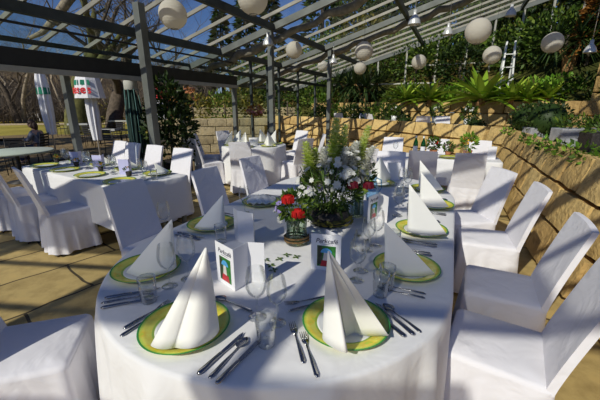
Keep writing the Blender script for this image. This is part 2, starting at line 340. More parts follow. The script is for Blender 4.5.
b = MB(); b.add(vs, fs[:k_]); structure(b.build('ground_woodland', 'wood_ground'))
b = MB(); b.add(vs, fs[k_:]); structure(b.build('ground_hillside', 'hill_ground'))

# sandstone block walls
def resample(path):
    pts = [Vector((p[0], p[1], 0)) for p in path]; d = [0]
    for p, q in zip(pts, pts[1:]): d.append(d[-1] + (q - p).length)
    def at(s):
        s = max(0, min(d[-1] - 1e-6, s))
        for i in range(len(pts) - 1):
            if s <= d[i + 1]:
                t = (s - d[i]) / (d[i + 1] - d[i]); return pts[i].lerp(pts[i + 1], t), (pts[i + 1] - pts[i]).normalized()
        return pts[-1], (pts[-1] - pts[-2]).normalized()
    return at, d[-1]
def smooth_path(path, k=2):
    for _ in range(k):
        q = [path[0]]
        for a, b in zip(path, path[1:]): q += [(a[0] * .75 + b[0] * .25, a[1] * .75 + b[1] * .25), (a[0] * .25 + b[0] * .75, a[1] * .25 + b[1] * .75)]
        q.append(path[-1]); path = q
    return path
def rough_block(mb, c, d, rz, rnd, tilt=0.0):
    bm = bmesh.new(); bmesh.ops.create_cube(bm, size=1.0); bmesh.ops.subdivide_edges(bm, edges=list(bm.edges), cuts=2, use_grid_fill=True)
    bmesh.ops.scale(bm, vec=d, verts=bm.verts)
    hx, hy, hz = d[0] / 2, d[1] / 2, d[2] / 2; bv = 0.020
    R = Matrix.Rotation(rz, 3, 'Z') @ Matrix.Rotation(tilt, 3, 'X')
    for v in bm.verts:
        e = [abs(v.co.x) > hx - 1e-4, abs(v.co.y) > hy - 1e-4, abs(v.co.z) > hz - 1e-4]
        if sum(e) >= 2:
            for k in range(3):
                if e[k]: v.co[k] -= math.copysign(bv * (.4 + .9 * rnd.random()), v.co[k])
        else: v.co += Vector((rnd.uniform(-.01, .01), rnd.uniform(-.014, .014), rnd.uniform(-.004, .004)))
    bm.verts.index_update(); mb.add([R @ v.co + Vector(c) for v in bm.verts], [[v.index for v in f.verts] for f in bm.faces]); bm.free()
def block_wall(name, path, z0, courses, depth, lens, mat, seed, batter=0.0):
    rnd = random.Random(seed); mb = MB(); at, L = resample(smooth_path(path)); z = z0
    for ci, h in enumerate(courses):
        s = -rnd.random() * .3
        while s < L:
            l = rnd.uniform(*lens); p, t = at(s + l / 2); nrm = Vector((t.y, -t.x, 0))      # points away from the room
            c = p + nrm * (batter * (z + h / 2 - z0) + depth / 2 + rnd.uniform(-.006, .006))
            rough_block(mb, (c.x, c.y, z + h / 2), (l - .008, depth, h * 1.025 - .004), math.atan2(t.y, t.x), rnd, math.atan(batter)); s += l
        z += h
    return structure(mb.build(name, mat, angle=45))
LOW = [(1.28, -0.5), (1.63, 0.7), (1.92, 1.7), (2.22, 2.7), (2.61, 3.7), (3.05, 4.7), (3.45, 5.65), (3.78, 6.5), (3.8, 7.3), (3.35, 8.3), (2.75, 9.6), (1.7, 11.3), (0.2, 13.0), (-1.2, 14.2)]
UP = [(4.4, 0.5), (4.85, 2.2), (5.25, 3.6), (5.65, 4.8), (6.0, 6.2), (6.05, 7.5), (5.5, 8.9), (4.5, 10.5), (3.3, 12.3), (1.7, 14.2), (0.6, 15.4)]
block_wall('wall_right', LOW, 0.0, [.37, .355, .345], .34, (.42, .72), 'sandstone', 3, .24)
block_wall('wall_back', UP, 0.3, [.34, .33, .33, .32], .36, (.5, .9), 'sandstone', 5, .06)
# terrace between the two walls, and its bed of soil on the near right
n = 26; al, Ll = resample(smooth_path(LOW)); au, Lu = resample(smooth_path(UP)); vs, fs = [], []
for i in range(n + 1):
    p, t = al(Ll * i / n); q, u = au(Lu * i / n); p = p + Vector((t.y, -t.x, 0)) * .3; q = q + Vector((u.y, -u.x, 0)) * .2
    vs += [(p.x, p.y, .3), (q.x, q.y, .3)]
fs = [(2 * i, 2 * i + 1, 2 * i + 3, 2 * i + 2) for i in range(n)]
b = MB(); b.add(vs, fs); structure(b.build('floor_terrace', 'gravel'))
# raised bed along the near part of the low wall
at, L = resample(smooth_path(LOW)); vs = []
for i in range(15):
    p, t = at(L * .48 * i / 14); nr = Vector((t.y, -t.x, 0)); a0 = p + nr * .42; a1 = p + nr * 1.15
    vs += [(a0.x, a0.y, .99), (a1.x, a1.y, 1.0), (a1.x, a1.y, .28)]
fs = []
for i in range(14): a = 3 * i; fs += [(a, a + 1, a + 4, a + 3), (a + 1, a + 2, a + 5, a + 4)]
b = MB(); b.add(vs, fs); structure(b.build('ground_bed', 'soil'))
block_wall('wall_garden', [(-5.2, 12.3), (-3.6, 13.0), (-1.6, 13.6)], GZ, [.33, .33, .33, .3], .4, (.4, .8), 'pale_stone', 9)
block_wall('wall_garden_upper', [(-5.6, 17.0), (-3.4, 17.8), (-0.6, 18.2)], .2, [.3, .3, .3, .3], .4, (.4, .9), 'pale_stone', 12)
poly('ground_garden', 'lawn', [(-5.6, 12.8), (-1.6, 14.0), (-0.6, 18.2), (-3.4, 17.8), (-5.6, 17.0)], .95, .5)

# ------------------------------------------------------------------ greenhouse frame
ZA, SLOPE = 2.82, 0.287
def rz_(n): return ZA + SLOPE * (n + 5.16)
def sbeam(name, mat, p, q, w, h):
    b = MB(); b.beam(p, q, w, h); o = b.build(name, mat, smooth=False); return structure(o)
N0, N1, A0, A1 = -7.0, 4.6, -4.4, 14.3
STEP = 0.72; k = 0; a = A1
while a > A0:
    n_main = min(abs(a - m_) for m_ in (-4.2, -0.75, 2.75, 6.26, 9.75)) < 0.3
    sbeam('roof_rafter', 'aluminium_bar', W3(N0, a, rz_(N0)), W3(N1, a, rz_(N1)), 0.034, 0.06)
    if a - STEP > A0:
        b = MB(); p = [W3(N0, a - .02, rz_(N0) + .045), W3(N1, a - .02, rz_(N1) + .045), W3(N1, a - STEP + .02, rz_(N1) + .045), W3(N0, a - STEP + .02, rz_(N0) + .045)]
        b.add(p, [(0, 1, 2, 3)]); structure(b.build('roof_glass', 'roof_glass', smooth=False))
    a -= STEP
for am in (-4.2, -0.75, 6.75, 9.75, 14.3):
    sbeam('roof_truss', 'galvanised', W3(N0, am, rz_(N0) - .11), W3(N1, am, rz_(N1) - .11), 0.09, 0.13)
def purlin(n, dz, w, h, mat='dark_steel', a0=A0, a1=A1): return sbeam('roof_purlin', mat, W3(n, a0, rz_(n) + dz), W3(n, a1, rz_(n) + dz), w, h)
purlin(-5.16, -.10, .09, .14); purlin(-3.73, -.12, .08, .13); purlin(-1.45, -.12, .08, .13); purlin(1.6, -.12, .08, .13); purlin(4.6, -.05, .1, .14); purlin(-7.0, -.08, .12, .16); purlin(-6.1, -.08, .05, .07)
# header over the open side, with the pale blind cassette under it
sbeam('beam_header', 'black_steel', W3(-5.16, -3.5, 2.12), W3(-5.16, 7.25, 2.12), 0.14, 0.21)
sbeam('trim_blind', 'blind_fabric', W3(-5.12, -3.5, 1.975), W3(-5.12, 7.25, 1.975), 0.10, 0.07)
b = MB(); b.tube([W3(-5.0, -3.5, 2.5), W3(-5.0, 7.2, 2.5)], .018, 6); structure(b.build('trim_rod', 'black_steel'))
for aa in (-2.6, -.2, 1.2, 2.6, 4.45, 5.34, 7.2, 9.6, 12.0, 14.2): sbeam('column_clerestory', 'dark_steel', W3(-5.16, aa, 2.2), W3(-5.16, aa, 2.74), .06, .06)
for a_, b_ in ((-2.6, 1.2), (1.2, 4.45), (4.45, 7.2)):
    b = MB(); b.add([W3(-5.18, a_ + .05, 2.23), W3(-5.18, b_ - .05, 2.23), W3(-5.18, b_ - .05, 2.66), W3(-5.18, a_ + .05, 2.66)], [(0, 1, 2, 3)]); structure(b.build('window_clerestory', 'wall_glass', smooth=False))
def post(name, x, y, z0, z1, w, mat):
    b = MB(); b.box((0, 0, (z0 + z1) / 2), (w, w, z1 - z0), rz=math.radians(-24.8), bev=.008); b.box((0, 0, z0 + .01), (w * 2.2, w * 2.2, .02), rz=math.radians(-24.8))
    o = b.build(name, mat, smooth=False, loc=(x, y, 0)); return structure(o)
post('column_left', -2.42, 5.5, 0, 3.0, .125, 'galvanised'); post('column_middle', -.64, 7.75, 0, 3.10, .11, 'galvanised'); post('column_back', .88, 10.4, 0, 3.12, .11, 'galvanised')
post('column_side', -3.63, 5.36, -.24, 2.02, .10, 'galvanised')
for aa in (-2.6, 5.34, 7.2): x, y = W(-5.16, aa); post('column_side', x, y, -.24, 2.02, .10, 'galvanised')
for aa in (8.0, 8.9, 9.6, 11.0, 12.6): x, y = W(-5.16, aa); post('column_side', x, y, -.24, 2.75, .07, 'dark_steel')
for a_, b_ in ((7.25, 8.0), (8.0, 8.9), (8.9, 9.6)):
    b = MB(); b.add([W3(-5.16, a_ + .04, 0), W3(-5.16, b_ - .04, 0), W3(-5.16, b_ - .04, 2.3), W3(-5.16, a_ + .04, 2.3)], [(0, 1, 2, 3)]); structure(b.build('window_side', 'wall_glass', smooth=False))
sbeam('beam_side', 'dark_steel', W3(-5.16, 7.2, 2.3), W3(-5.16, 14.3, 2.3), .07, .09)
# gable at the far end: slim mullions and one transom
for i, n_ in enumerate([-4.2, -3.1, -2.0, -.9, .1, .9, 1.7, 2.5, 3.3]):
    x, y = W(n_, 14.3); z0 = max(0, terrain_z(x, y) - .3) if n_ > -.5 else 0
    sbeam('column_gable', 'gable_bar', (x, y, z0), (x + .002, y, rz_(n_) - .1), .05, .05)
sbeam('trim_transom', 'gable_bar', W3(-5.1, 14.3, 2.35), W3(4.2, 14.3, 2.35), .05, .05)
sbeam('trim_transom', 'gable_bar', W3(-2.0, 14.3, 3.0), W3(4.2, 14.3, 3.0), .04, .04)
# rolled-up shade cloth tied under two of the trusses
rnd = random.Random(4)
for am, wh in ((6.75, 'middle'), (9.75, 'far')):
    pts, rs = [], []
    for i in range(40):
        t = i / 39; n_ = -6.4 + t * 10.6; x, y, z = W3(n_, am + .05 * math.sin(i * 1.7) + .24, rz_(n_) - .28 + .045 * math.sin(i * 2.3 + am)); pts.append((x, y, z)); rs.append(.065 + .03 * rnd.random())
    b = MB(); b.tube(pts, rs, 8); o = b.build('shade_roll', 'rolled_and_added_shade'); tag(o, 'rolled dark shade cloth tied under the %s roof truss' % wh, 'shade cloth', 'rolled shade cloths')

# unseen sheets added under the roof to throw shade on tables and chairs
for k, (n0_, n1_, a0_, a1_, lb) in enumerate(((-3.75, -1.84, -3.12, -1.15, 'wide unseen grey sheet added for shade under the roof behind the camera'), (-1.38, -.52, -2.96, -2.08, 'small unseen grey sheet added for shade behind the camera, right'), (-5.7, -3.95, -1.9, -.85, 'narrow unseen grey sheet added for shade under the low left roof edge'), (-1.65, -.6, .5, 1.0, 'narrow unseen grey sheet added for shade high above the oval table'), (-1.6, -.95, -3.95, -3.3, 'short unseen grey sheet added for shade far behind the camera'))):
    b = MB(); vs = []; m_ = 10
    for i in range(m_ + 1):
        for j in range(m_ + 1): n_ = n0_ + (n1_ - n0_) * i / m_; a_ = a0_ + (a1_ - a0_) * j / m_; vs.append(W3(n_, a_, rz_(n_) - .06 - .03 * math.sin(PI * i / m_) * math.sin(PI * j / m_)))
    b.add(vs, [(i * (m_ + 1) + j, (i + 1) * (m_ + 1) + j, (i + 1) * (m_ + 1) + j + 1, i * (m_ + 1) + j + 1) for i in range(m_) for j in range(m_)]); tag(b.build('rolled_and_added_shade', 'added_shade_net'), lb, 'shade cloth')
# ------------------------------------------------------------------ lanterns and lamps
def roof_over(x, y): n_ = Vector((x, y)).dot(NN); return rz_(n_) - .12
b = MB(); prof = []
for i in range(49):
    t = PI * i / 48; rr = .2 * math.sin(t) + (.0035 if i % 3 == 0 else 0) * (math.sin(t) ** .5); prof.append((max(rr, .05 if i in (0, 48) else .052), -.2 * math.cos(t)))
lan = thing('paper_lantern', 'x', 'lantern'); b.lathe(prof, 28); b.build('paper_shade', 'lantern_paper', lan, solid=0)
for zz in (-.196, .198): b = MB(); b.lathe([(.05, zz), (.056, zz), (.056, zz + .008), (.05, zz + .008)], 16); b.build('wire_ring', 'black_steel', lan)
LNT = [((-1.88, 5.4, 2.82), 'round white paper lantern hanging beside the left galvanised post'), ((-.63, 4.92, 2.90), 'round white paper lantern cut off by the top edge above the middle post'),
 ((-.15, 8.87, 2.85), 'round white paper lantern just right of the middle post'), ((1.42, 7.88, 2.68), 'upper of the two paper lanterns right of the back post'),
 ((2.0, 11.66, 2.71), 'lower and smaller of the two paper lanterns right of the back post'), ((3.4, 10.05, 2.71), 'paper lantern hanging above the left pair of agaves'),
 ((.88, 13.6, 2.98), 'far faint paper lantern behind the back post'), ((2.97, 6.01, 2.72), 'largest paper lantern on the right, above the big agave'),
 ((4.52, 8.32, 2.66), 'paper lantern hanging low before the white stepladder'), ((5.31, 7.51, 2.79), 'rightmost oval-looking paper lantern before the rust conifer')]
for (p, lb) in LNT:
    o = place(lan, p, 0, lb, 'paper lanterns under the roof', 'lantern')
    top = roof_over(p[0], p[1]); c = MB(); c.tube([(0, 0, .2), (0, 0, top - p[2])], .003, 4); c.build('hanging_cord', 'black_steel', o)
lm = thing('bell_lamp', 'x', 'lamp')
b = MB(); b.lathe([(.12, -.13), (.118, -.12), (.105, -.06), (.08, -.01), (.045, .03), (.035, .05), (.035, .12), (.01, .13)], 24, capt=True); b.build('lamp_shade', 'lamp_metal', lm, solid=.003)
b = MB(); b.ball((0, 0, -.07), .035, 10); b.build('bulb', 'white_paint', lm)
LMP = [((-.67, 7.5, 2.86), 'silver bell lamp hanging at the middle post top', .95), ((.95, 10.0, 2.78), 'silver bell lamp hanging by the back post', .95), ((1.75, 5.55, 2.82), 'silver bell lamp above the far lantern pair', .8),
 ((2.9, 7.05, 2.96), 'small silver bell lamp left of the largest right lantern', .8), ((4.1, 7.1, 3.3), 'silver bell lamp at the upper right under the roof', .8), ((5.6, 6.85, 2.62), 'silver bell lamp by the sandstone pillar at far right', .9)]
for p, lb, s in LMP:
    o = place(lm, p, 0, lb, 'silver bell lamps', 'lamp', s); c = MB(); c.tube([(0, 0, .12), (0, 0, (roof_over(p[0], p[1]) - p[2]) / s)], .006, 5); c.build('hanging_rod', 'lamp_metal', o)

# ================================================================== FURNITURE
# slip-covered chair: local +Y is where the sitter looks
def ring(hw, hd, r, n=12, fl=None):
    pts = []
    for cx, cy, a0 in ((hw - r, hd - r, 0), (-hw + r, hd - r, 90), (-hw + r, -hd + r, 180), (hw - r, -hd + r, 270)):
        for i in range(n + 1):
            t = math.radians(a0 + 90 * i / n); pts.append(Vector((cx + r * math.cos(t), cy + r * math.sin(t), 0)))
    out = []                                                     # even spacing
    L = sum((pts[(i + 1) % len(pts)] - pts[i]).length for i in range(len(pts))); M = 112
    acc, i, cur = 0, 0, pts[0]; step = L / M; d = 0
    segs = [(pts[i], pts[(i + 1) % len(pts)]) for i in range(len(pts))]
    tgt = 0; pos = 0
    for p, q in segs:
        l = (q - p).length
        while tgt <= pos + l - 1e-9 and len(out) < M:
            out.append(p.lerp(q, (tgt - pos) / l if l > 1e-9 else 0)); tgt += step
        pos += l
    return out, L
SH, CW, CD = .475, .205, .205
def make_chair():
    t = thing('dining_chair', 'x', 'chair')
    base, L = ring(CW, CD, .03)
    # seat pad
    b = MB(); rows = []
    for ins, z in ((.0, SH - .05), (.0, SH - .018), (.008, SH - .006), (.02, SH), (.09, SH + .006), (.15, SH + .009)):
        rows.append([(p.x * (1 - ins / CW), p.y * (1 - ins / CD), z) for p in base])
    vs = [v for r_ in rows for v in r_]; M = len(base)
    fs = [(i * M + k, i * M + (k + 1) % M, (i + 1) * M + (k + 1) % M, (i + 1) * M + k) for i in range(len(rows) - 1) for k in range(M)]
    vs.append((0, 0, SH + .01)); fs += [((len(rows) - 1) * M + k, (len(rows) - 1) * M + (k + 1) % M, len(vs) - 1) for k in range(M)]
    b.add(vs, fs); b.build('seat', 'chair_linen', t)
    # skirt with loose pleats
    b = MB(); vs = []; R_ = 9
    for j in range(R_):
        q = j / (R_ - 1); z = (SH - .022) * (1 - q) + .035 * q
        for k, p in enumerate(base):
            s = k / M * 2 * PI; nrm = Vector((p.x / CW, p.y / CD, 0)); nrm = Vector((math.copysign(abs(nrm.x) ** 6, nrm.x), math.copysign(abs(nrm.y) ** 6, nrm.y), 0)); 
            if nrm.length > 0: nrm.normalize()
            w = .002 + q * (.028 + .015 * math.sin(s * 11 + 1.3) + .010 * math.sin(s * 17 + .4) + .008 * math.sin(s * 5))
            c = p + nrm * w; vs.append((c.x, c.y, z + .006 * math.sin(s * 7) * q))
    fs = [(j * M + k, j * M + (k + 1) % M, (j + 1) * M + (k + 1) % M, (j + 1) * M + k) for j in range(R_ - 1) for k in range(M)]
    b.add(vs, fs); b.build('skirt', 'chair_linen', t)
    # covered back, raked
    b = MB(); vs = []; rows = []; H0, H1 = SH - .03, .935
    nz, nx = 12, 10
    def bp(u, v, side):                                            # u across -1..1, v up 0..1, side +1 front
        w = (.200 - .018 * v); y = -CD + .02 - .135 * v ** 1.15; th = .019 - .002 * v
        e = 1 - abs(u) ** 20 * .15; top = 1 - max(0, v - .97) / .03 * .15
        return (u * w, y + side * th * e * top + .008 * (1 - u * u) * (-1) * v, H0 + (H1 - H0) * v + .006 * math.cos(u * 1.5) * v)
    for side in (1, -1):
        for j in range(nz + 1):
            for i in range(nx + 1): vs.append(bp(-1 + 2 * i / nx, j / nz, side))
    K = (nx + 1) * (nz + 1); I = lambda s, j, i: s * K + j * (nx + 1) + i
    for j in range(nz):
        for i in range(nx): fs_ = (I(0, j, i), I(0, j + 1, i), I(0, j + 1, i + 1), I(0, j, i + 1)); rows.append(fs_); rows.append((I(1, j, i), I(1, j, i + 1), I(1, j + 1, i + 1), I(1, j + 1, i)))
        rows.append((I(0, j, 0), I(1, j, 0), I(1, j + 1, 0), I(0, j + 1, 0))); rows.append((I(0, j, nx), I(0, j + 1, nx), I(1, j + 1, nx), I(1, j, nx)))
    for i in range(nx): rows.append((I(0, nz, i), I(1, nz, i), I(1, nz, i + 1), I(0, nz, i + 1))); rows.append((I(0, 0, i), I(0, 0, i + 1), I(1, 0, i + 1), I(1, 0, i)))
    b.add(vs, rows); b.build('backrest', 'chair_linen', t, angle=50)
    for sx in (-1, 1):
        for sy in (-1, 1): b = MB(); b.tube([(sx * .17, sy * .165, .42), (sx * .175, sy * .175, 0)], [.018, .014], 8); b.build('leg', 'dark_wood', t)
    return t
chair = make_chair()
G1 = 'covered chairs around the oval table'; G2 = 'covered chairs at the long left table'; G3 = 'covered chairs around the far round table'; G4 = 'covered chairs at the far right table'
def ch(x, y, fx, fy, label, group, z=0, s=None, skip=()): return place(chair, (x, y, z), face(fx, fy), label, group, 'chair', s, skip)
ch(.93, 1.28, -.84, .55, 'white covered chair nearest the camera on the right of the oval table', G1)
ch(1.255, 1.80, -.89, .46, 'second white covered chair from the front along the oval table\'s right side', G1)
ch(1.57, 2.55, -.94, .35, 'third white covered chair along the right, before the sandstone wall', G1)
ch(1.65, 3.09, -.93, -.04, 'fourth white covered chair along the oval table\'s right side', G1)
ch(-1.25, 1.26, .955, .30, 'white covered chair cut off at the bottom left corner', G1)
ch(-1.13, 2.42, .908, -.419, 'white covered chair tucked at the left edge of the oval table', G1)
ch(-.65, 3.02, .908, -.419, 'white covered chair behind the second plate up the oval table\'s left side', G1)
ch(-.33, 3.72, .85, -.52, 'white covered chair left of the flowers, farthest on the oval table\'s left', G1)
ch(1.12, 4.08, -.35, -.93, 'white covered chair facing us at the far end of the oval table', G1)
wv = Vector((.53, .85)); dv = Vector((-.85, .53)); C0 = Vector((-1.74, 3.06))
ch(-2.56, 3.38, .66, .75, 'nearest side-on white chair at the near side of the long left table', G2)
ch(-3.16, 3.72, .6, .8, 'middle side-on white chair at the near side of the long left table', G2)
ch(-3.76, 4.05, .55, .83, 'leftmost side-on white chair at the near side of the long left table', G2)
ch(-1.82, 4.42, -.45, -.89, 'white covered chair beside the leafy shrub, right end of the long left table', G2)
ch(-2.40, 4.80, -.5, -.87, 'sunlit white chair behind the long left table, next to the left post', G2)
ch(-2.90, 5.13, -.53, -.85, 'white chair behind the long left table, middle of three seen backs', G2)
ch(-3.27, 5.42, -.53, -.85, 'leftmost white chair behind the long left table', G2)
ch(-1.0, 5.82, .05, 1, 'white chair turned away from us in front of the far round table', G3)
ch(-.08, 6.35, -.6, .8, 'white chair at the front right of the far round table', G3)
ch(-1.80, 6.36, .75, .66, 'white chair at the front left of the far round table', G3)
ch(-1.95, 7.1, 1, .05, 'bluish shaded chair at the left of the far round table', G3)
ch(-1.62, 7.75, .75, -.66, 'white chair behind the far round table on the left', G3)
ch(-.15, 7.8, -.65, -.76, 'white chair behind the far round table on the right', G3)
ch(.2, 7.0, -1, -.03, 'white chair seen edge-on at the right of the far round table', G3)
f4 = Vector((.4, .917)); u4 = Vector((.917, -.4)); T4 = Vector((2.12, 5.2))
def t4(u, w): p = T4 + u4 * u + f4 * w; return p.x, p.y
for u, w, lb in ((-.88, -.58, 'grey-shaded chair back just right of the tall flowers'), (-.10, -.58, 'grey-shaded chair with its back to us left of the green plant'), (.48, -.58, 'right-hand grey-shaded chair with its back to us at the far right table')):
    x, y = t4(u, w); ch(x, y, f4.x, f4.y, lb, G4)
for u, w, lb in ((-.75, .62, 'small white chair behind the green bottles'), (.05, .62, 'small white chair beyond the red flowers of the far right table'), (.72, .62, 'rightmost white chair facing us behind the far right table')):
    x, y = t4(u, w); ch(x, y, -f4.x, -f4.y, lb, G4)

# cloths: top outline swept down with folds
def outline_race(hw, a0, a1, n0, M=640):
    pts = []; arc = PI * hw; st = a1 - a0; L = 2 * arc + 2 * st
    for k in range(M):
        s = k / M * L
        if s < arc: t = -PI + s / hw; n, a = n0 + hw * math.cos(t), a0 + hw * math.sin(t); nr = (math.cos(t), math.sin(t))
        elif s < arc + st: n, a = n0 + hw, a0 + s - arc; nr = (1, 0)
        elif s < 2 * arc + st: t = (s - arc - st) / hw; n, a = n0 + hw * math.cos(t), a1 + hw * math.sin(t); nr = (math.cos(t), math.sin(t))
        else: n, a = n0 - hw, a1 - (s - 2 * arc - st); nr = (-1, 0)
        p = NN * n + A * a; q = NN * nr[0] + A * nr[1]; pts.append((Vector((p.x, p.y)), Vector((q.x, q.y)), s))
    return pts, L
def outline_rect(c0, du, dw, lu, lw, r=.03, M=240):
    c = c0 + du * lu / 2 + dw * lw / 2; base, L = ring(lu / 2, lw / 2, r); out = []; M = len(base)
    for k, p in enumerate(base):
        q = base[(k + 1) % M] - base[k - 1]; nl = Vector((q.y, -q.x)).normalized()
        if nl.dot(Vector((p.x, p.y))) < 0: nl = -nl
        # softened corner normals
        g = Vector((math.copysign(abs(p.x / (lu / 2)) ** 12, p.x), math.copysign(abs(p.y / (lw / 2)) ** 12, p.y))); nl = (g.normalized() if g.length > .2 else nl)
        out.append((c + du * p.x + dw * p.y, du * nl.x + dw * nl.y, k / M * L))
    return out, L
def cloth_mesh(outl, L, ztop, zhem, amp, seed, freq=9.0, wild=None):
    rnd = random.Random(seed); ph = [rnd.uniform(0, 6.28) for _ in range(5)]; b = MB(); vs = []; M = len(outl)
    cen = sum((p for p, _, _ in outl), Vector((0, 0))) / M; prof = [('in', .0), ('in', .5), ('in', .92), ('rim', 0), ('rim', 1), ('rim', 2)] + [('d', j / 9) for j in range(1, 10)]
    kf = [round(freq * L / 6.28), round(freq * 1.7 * L / 6.28), round(freq * .45 * L / 6.28)]
    rings_ = 0
    for kind, q in prof:
        if kind == 'in' and q == 0: continue
        for p, nr, s in outl:
            th = 2 * PI * s / L
            fold = math.sin(kf[0] * th + ph[0] + .8 * math.sin(3 * th + ph[3])) * .55 + math.sin(kf[1] * th + ph[1]) * .25 + math.sin(kf[2] * th + ph[2]) * .5
            if kind == 'in': c = cen.lerp(p, q); z = ztop
            elif kind == 'rim': e = (.0, .010, .016)[int(q)]; c = p - nr * (.016 - e); z = ztop - (.0, .004, .016)[int(q)]
            else:
                c = p + nr * (.012 * q + amp * (wild(p) if wild else 1) * max(fold, -.35) * (q ** .5) + .02 * q); z = ztop - .016 - (ztop - .016 - zhem) * q
            vs.append((c.x, c.y, z))
        rings_ += 1
    vs.append((cen.x, cen.y, ztop)); fs = [(i * M + k, i * M + (k + 1) % M, (i + 1) * M + (k + 1) % M, (i + 1) * M + k) for i in range(rings_ - 1) for k in range(M)]
    fs += [(len(vs) - 1, (k + 1) % M, k) for k in range(M)]
    # outward winding
    b.add(vs, [f[::-1] for f in fs]); return b
TZ = .75
ol, L = outline_race(.86, 1.42, 3.0, -.775)
o = cloth_mesh(ol, L, TZ, .03, .052, 5, 26.0, lambda p: max(.12, min(1.0, (1.32 - (p.x * .35 + p.y)) * 5))).build('tablecloth', 'linen'); tag(o, 'white floor-length tablecloth on the big oval table in front', 'tablecloth', 'white tablecloths')
tb = thing('oval_table', 'large oval banquet table under the white cloth in front', 'table', (0, 0, 0), 0)
b = MB(); pts = [p - nr * .03 for p, nr, s in ol[::12]]; m_ = len(pts); b.add([(p.x, p.y, TZ - .008) for p in pts] + [(p.x, p.y, TZ - .04) for p in pts], [tuple(range(m_)), tuple(range(2 * m_ - 1, m_ - 1, -1))] + [(i, i + m_, (i + 1) % m_ + m_, (i + 1) % m_) for i in range(m_)]); b.build('tabletop', 'dark_wood', tb, smooth=False)
for n_, a_ in ((-1.1, 1.3), (-.45, 1.3), (-1.1, 3.1), (-.45, 3.1)): x, y = W(n_, a_); b = MB(); b.tube([(x, y, TZ - .04), (x, y, 0)], .025, 8); b.build('leg', 'dark_wood', tb)
def rect_table(name, lb, c0, du, dw, lu, lw, mat, hem, clb, seed, amp=.018, z0=0, ztop=.75):
    c = c0 + du * lu / 2 + dw * lw / 2; t = thing(name, lb, 'table', (c.x, c.y, z0), math.atan2(du.y, du.x))
    b = MB(); b.box((0, 0, ztop - .022), (lu - .02, lw - .02, .028)); b.build('tabletop', 'dark_wood', t, smooth=False)
    for sx in (-1, 1):
        for sy in (-1, 1): b = MB(); b.box((sx * (lu / 2 - .07), sy * (lw / 2 - .07), (ztop - .035) / 2), (.045, .045, ztop - .035), bev=.004); b.build('leg', 'galvanised', t, smooth=False)
    if mat:
        ol, L = outline_rect(c0, du, dw, lu, lw); o = cloth_mesh(ol, L, ztop, hem, amp, seed, 7.0).build('tablecloth', mat, loc=(0, 0, z0)); tag(o, clb, 'tablecloth', 'white tablecloths')
    return t
rect_table('dining_table', 'long set dining table at left between two rows of covered chairs', C0, dv, wv, 2.35, .82, 'linen', .30, 'white tablecloth hanging half-way down the long left table', 11)
rect_table('dining_table', 'far dining table set before the back sandstone wall on the right', T4 - u4 * 1.2 - f4 * .28, u4, f4, 2.15, .56, 'linen', .36, 'white tablecloth on the far right table with green bottles', 12)
rt = thing('round_table', 'far round table with sail-folded napkins, before the garden door', 'table', (-.95, 6.75, 0)); b = MB(); b.lathe([(.01, .735), (.64, .735), (.64, .70), (.01, .70)], 40); b.build('tabletop', 'dark_wood', rt, smooth=False)
b = MB(); b.lathe([(.25, 0), (.25, .02), (.04, .05), (.04, .70)], 16); b.build('pedestal', 'dark_steel', rt)
M = 160; ol = [(Vector((-.95 + .66 * math.cos(2 * PI * k / M), 6.75 + .66 * math.sin(2 * PI * k / M))), Vector((math.cos(2 * PI * k / M), math.sin(2 * PI * k / M))), 2 * PI * .66 * k / M) for k in range(M)]
tag(cloth_mesh(ol, 2 * PI * .66, .752, .04, .028, 21, 9).build('tablecloth', 'linen'), 'white floor-length tablecloth on the far round table', 'tablecloth', 'white tablecloths')

# ================================================================== TABLEWARE
pl = thing('charger_plate', 'x', 'plate')
b = MB(); b.lathe([(.105, .0065), (.112, .009), (.135, .0155), (.156, .0215), (.1575, .0205), (.135, .012), (.112, .004), (.10, .0015)], 64); b.build('rim', 'plate_rim', pl)
b = MB(); b.lathe([(.001, .0045), (.085, .0048), (.098, .0053), (.1065, .0072), (.104, .003), (.08, .0005), (.001, .0005)], 56); b.build('well', 'plate_white', pl)
b = MB(); b.lathe([(.1555, .0216), (.160, .0232), (.1618, .0224), (.1570, .0203)], 64); b.build('edge_band', 'plate_edge', pl)
def spoon_bm(L):
    b = MB(); n, m = 12, 8; vs = []
    for i in range(m + 1):
        t = i / m; w = .021 * math.sin(PI * min(1, .06 + t * .94)) ** .7 * (1 - .15 * t); y = L - .058 + .058 * t
        for k in range(5): u = -1 + k / 2; vs.append((u * w, y, .003 + .006 * u * u + .003 * math.cos(PI * t)))
    b.add(vs, [(i * 5 + k, i * 5 + k + 1, (i + 1) * 5 + k + 1, (i + 1) * 5 + k) for i in range(m) for k in range(4)]); return b
def handle_bm(L, w=.008):
    b = MB(); b.tube([(0, 0, .004), (0, .01, .005), (0, L * .45, .006), (0, L * .8, .004), (0, L, .0045)], [w * .5, w, w * .75, w * .38, w * .4], 8, flat=.4); return b
spn = thing('spoon', 'x', 'spoon'); spoon_bm(.20).build('bowl', 'steel', spn, solid=.0012); handle_bm(.146).build('handle', 'steel', spn)
frk = thing('fork', 'x', 'fork'); handle_bm(.142).build('handle', 'steel', frk)
b = MB(); b.add([(-.004, .14, .004), (.004, .14, .004), (.011, .158, .003), (-.011, .158, .003), (.012, .168, .004), (-.012, .168, .004)], [(0, 1, 2, 3), (3, 2, 4, 5)])
for k in range(4): x = -.0105 + .007 * k; b.add([(x - .0018, .167, .004), (x + .0018, .167, .004), (x + .0012, .192, .0075), (x + .0004, .203, .0095), (x - .0004, .203, .0095), (x - .0012, .192, .0075)], [(0, 1, 2, 5), (5, 2, 3, 4)])
b.build('head', 'steel', frk, solid=.0016)
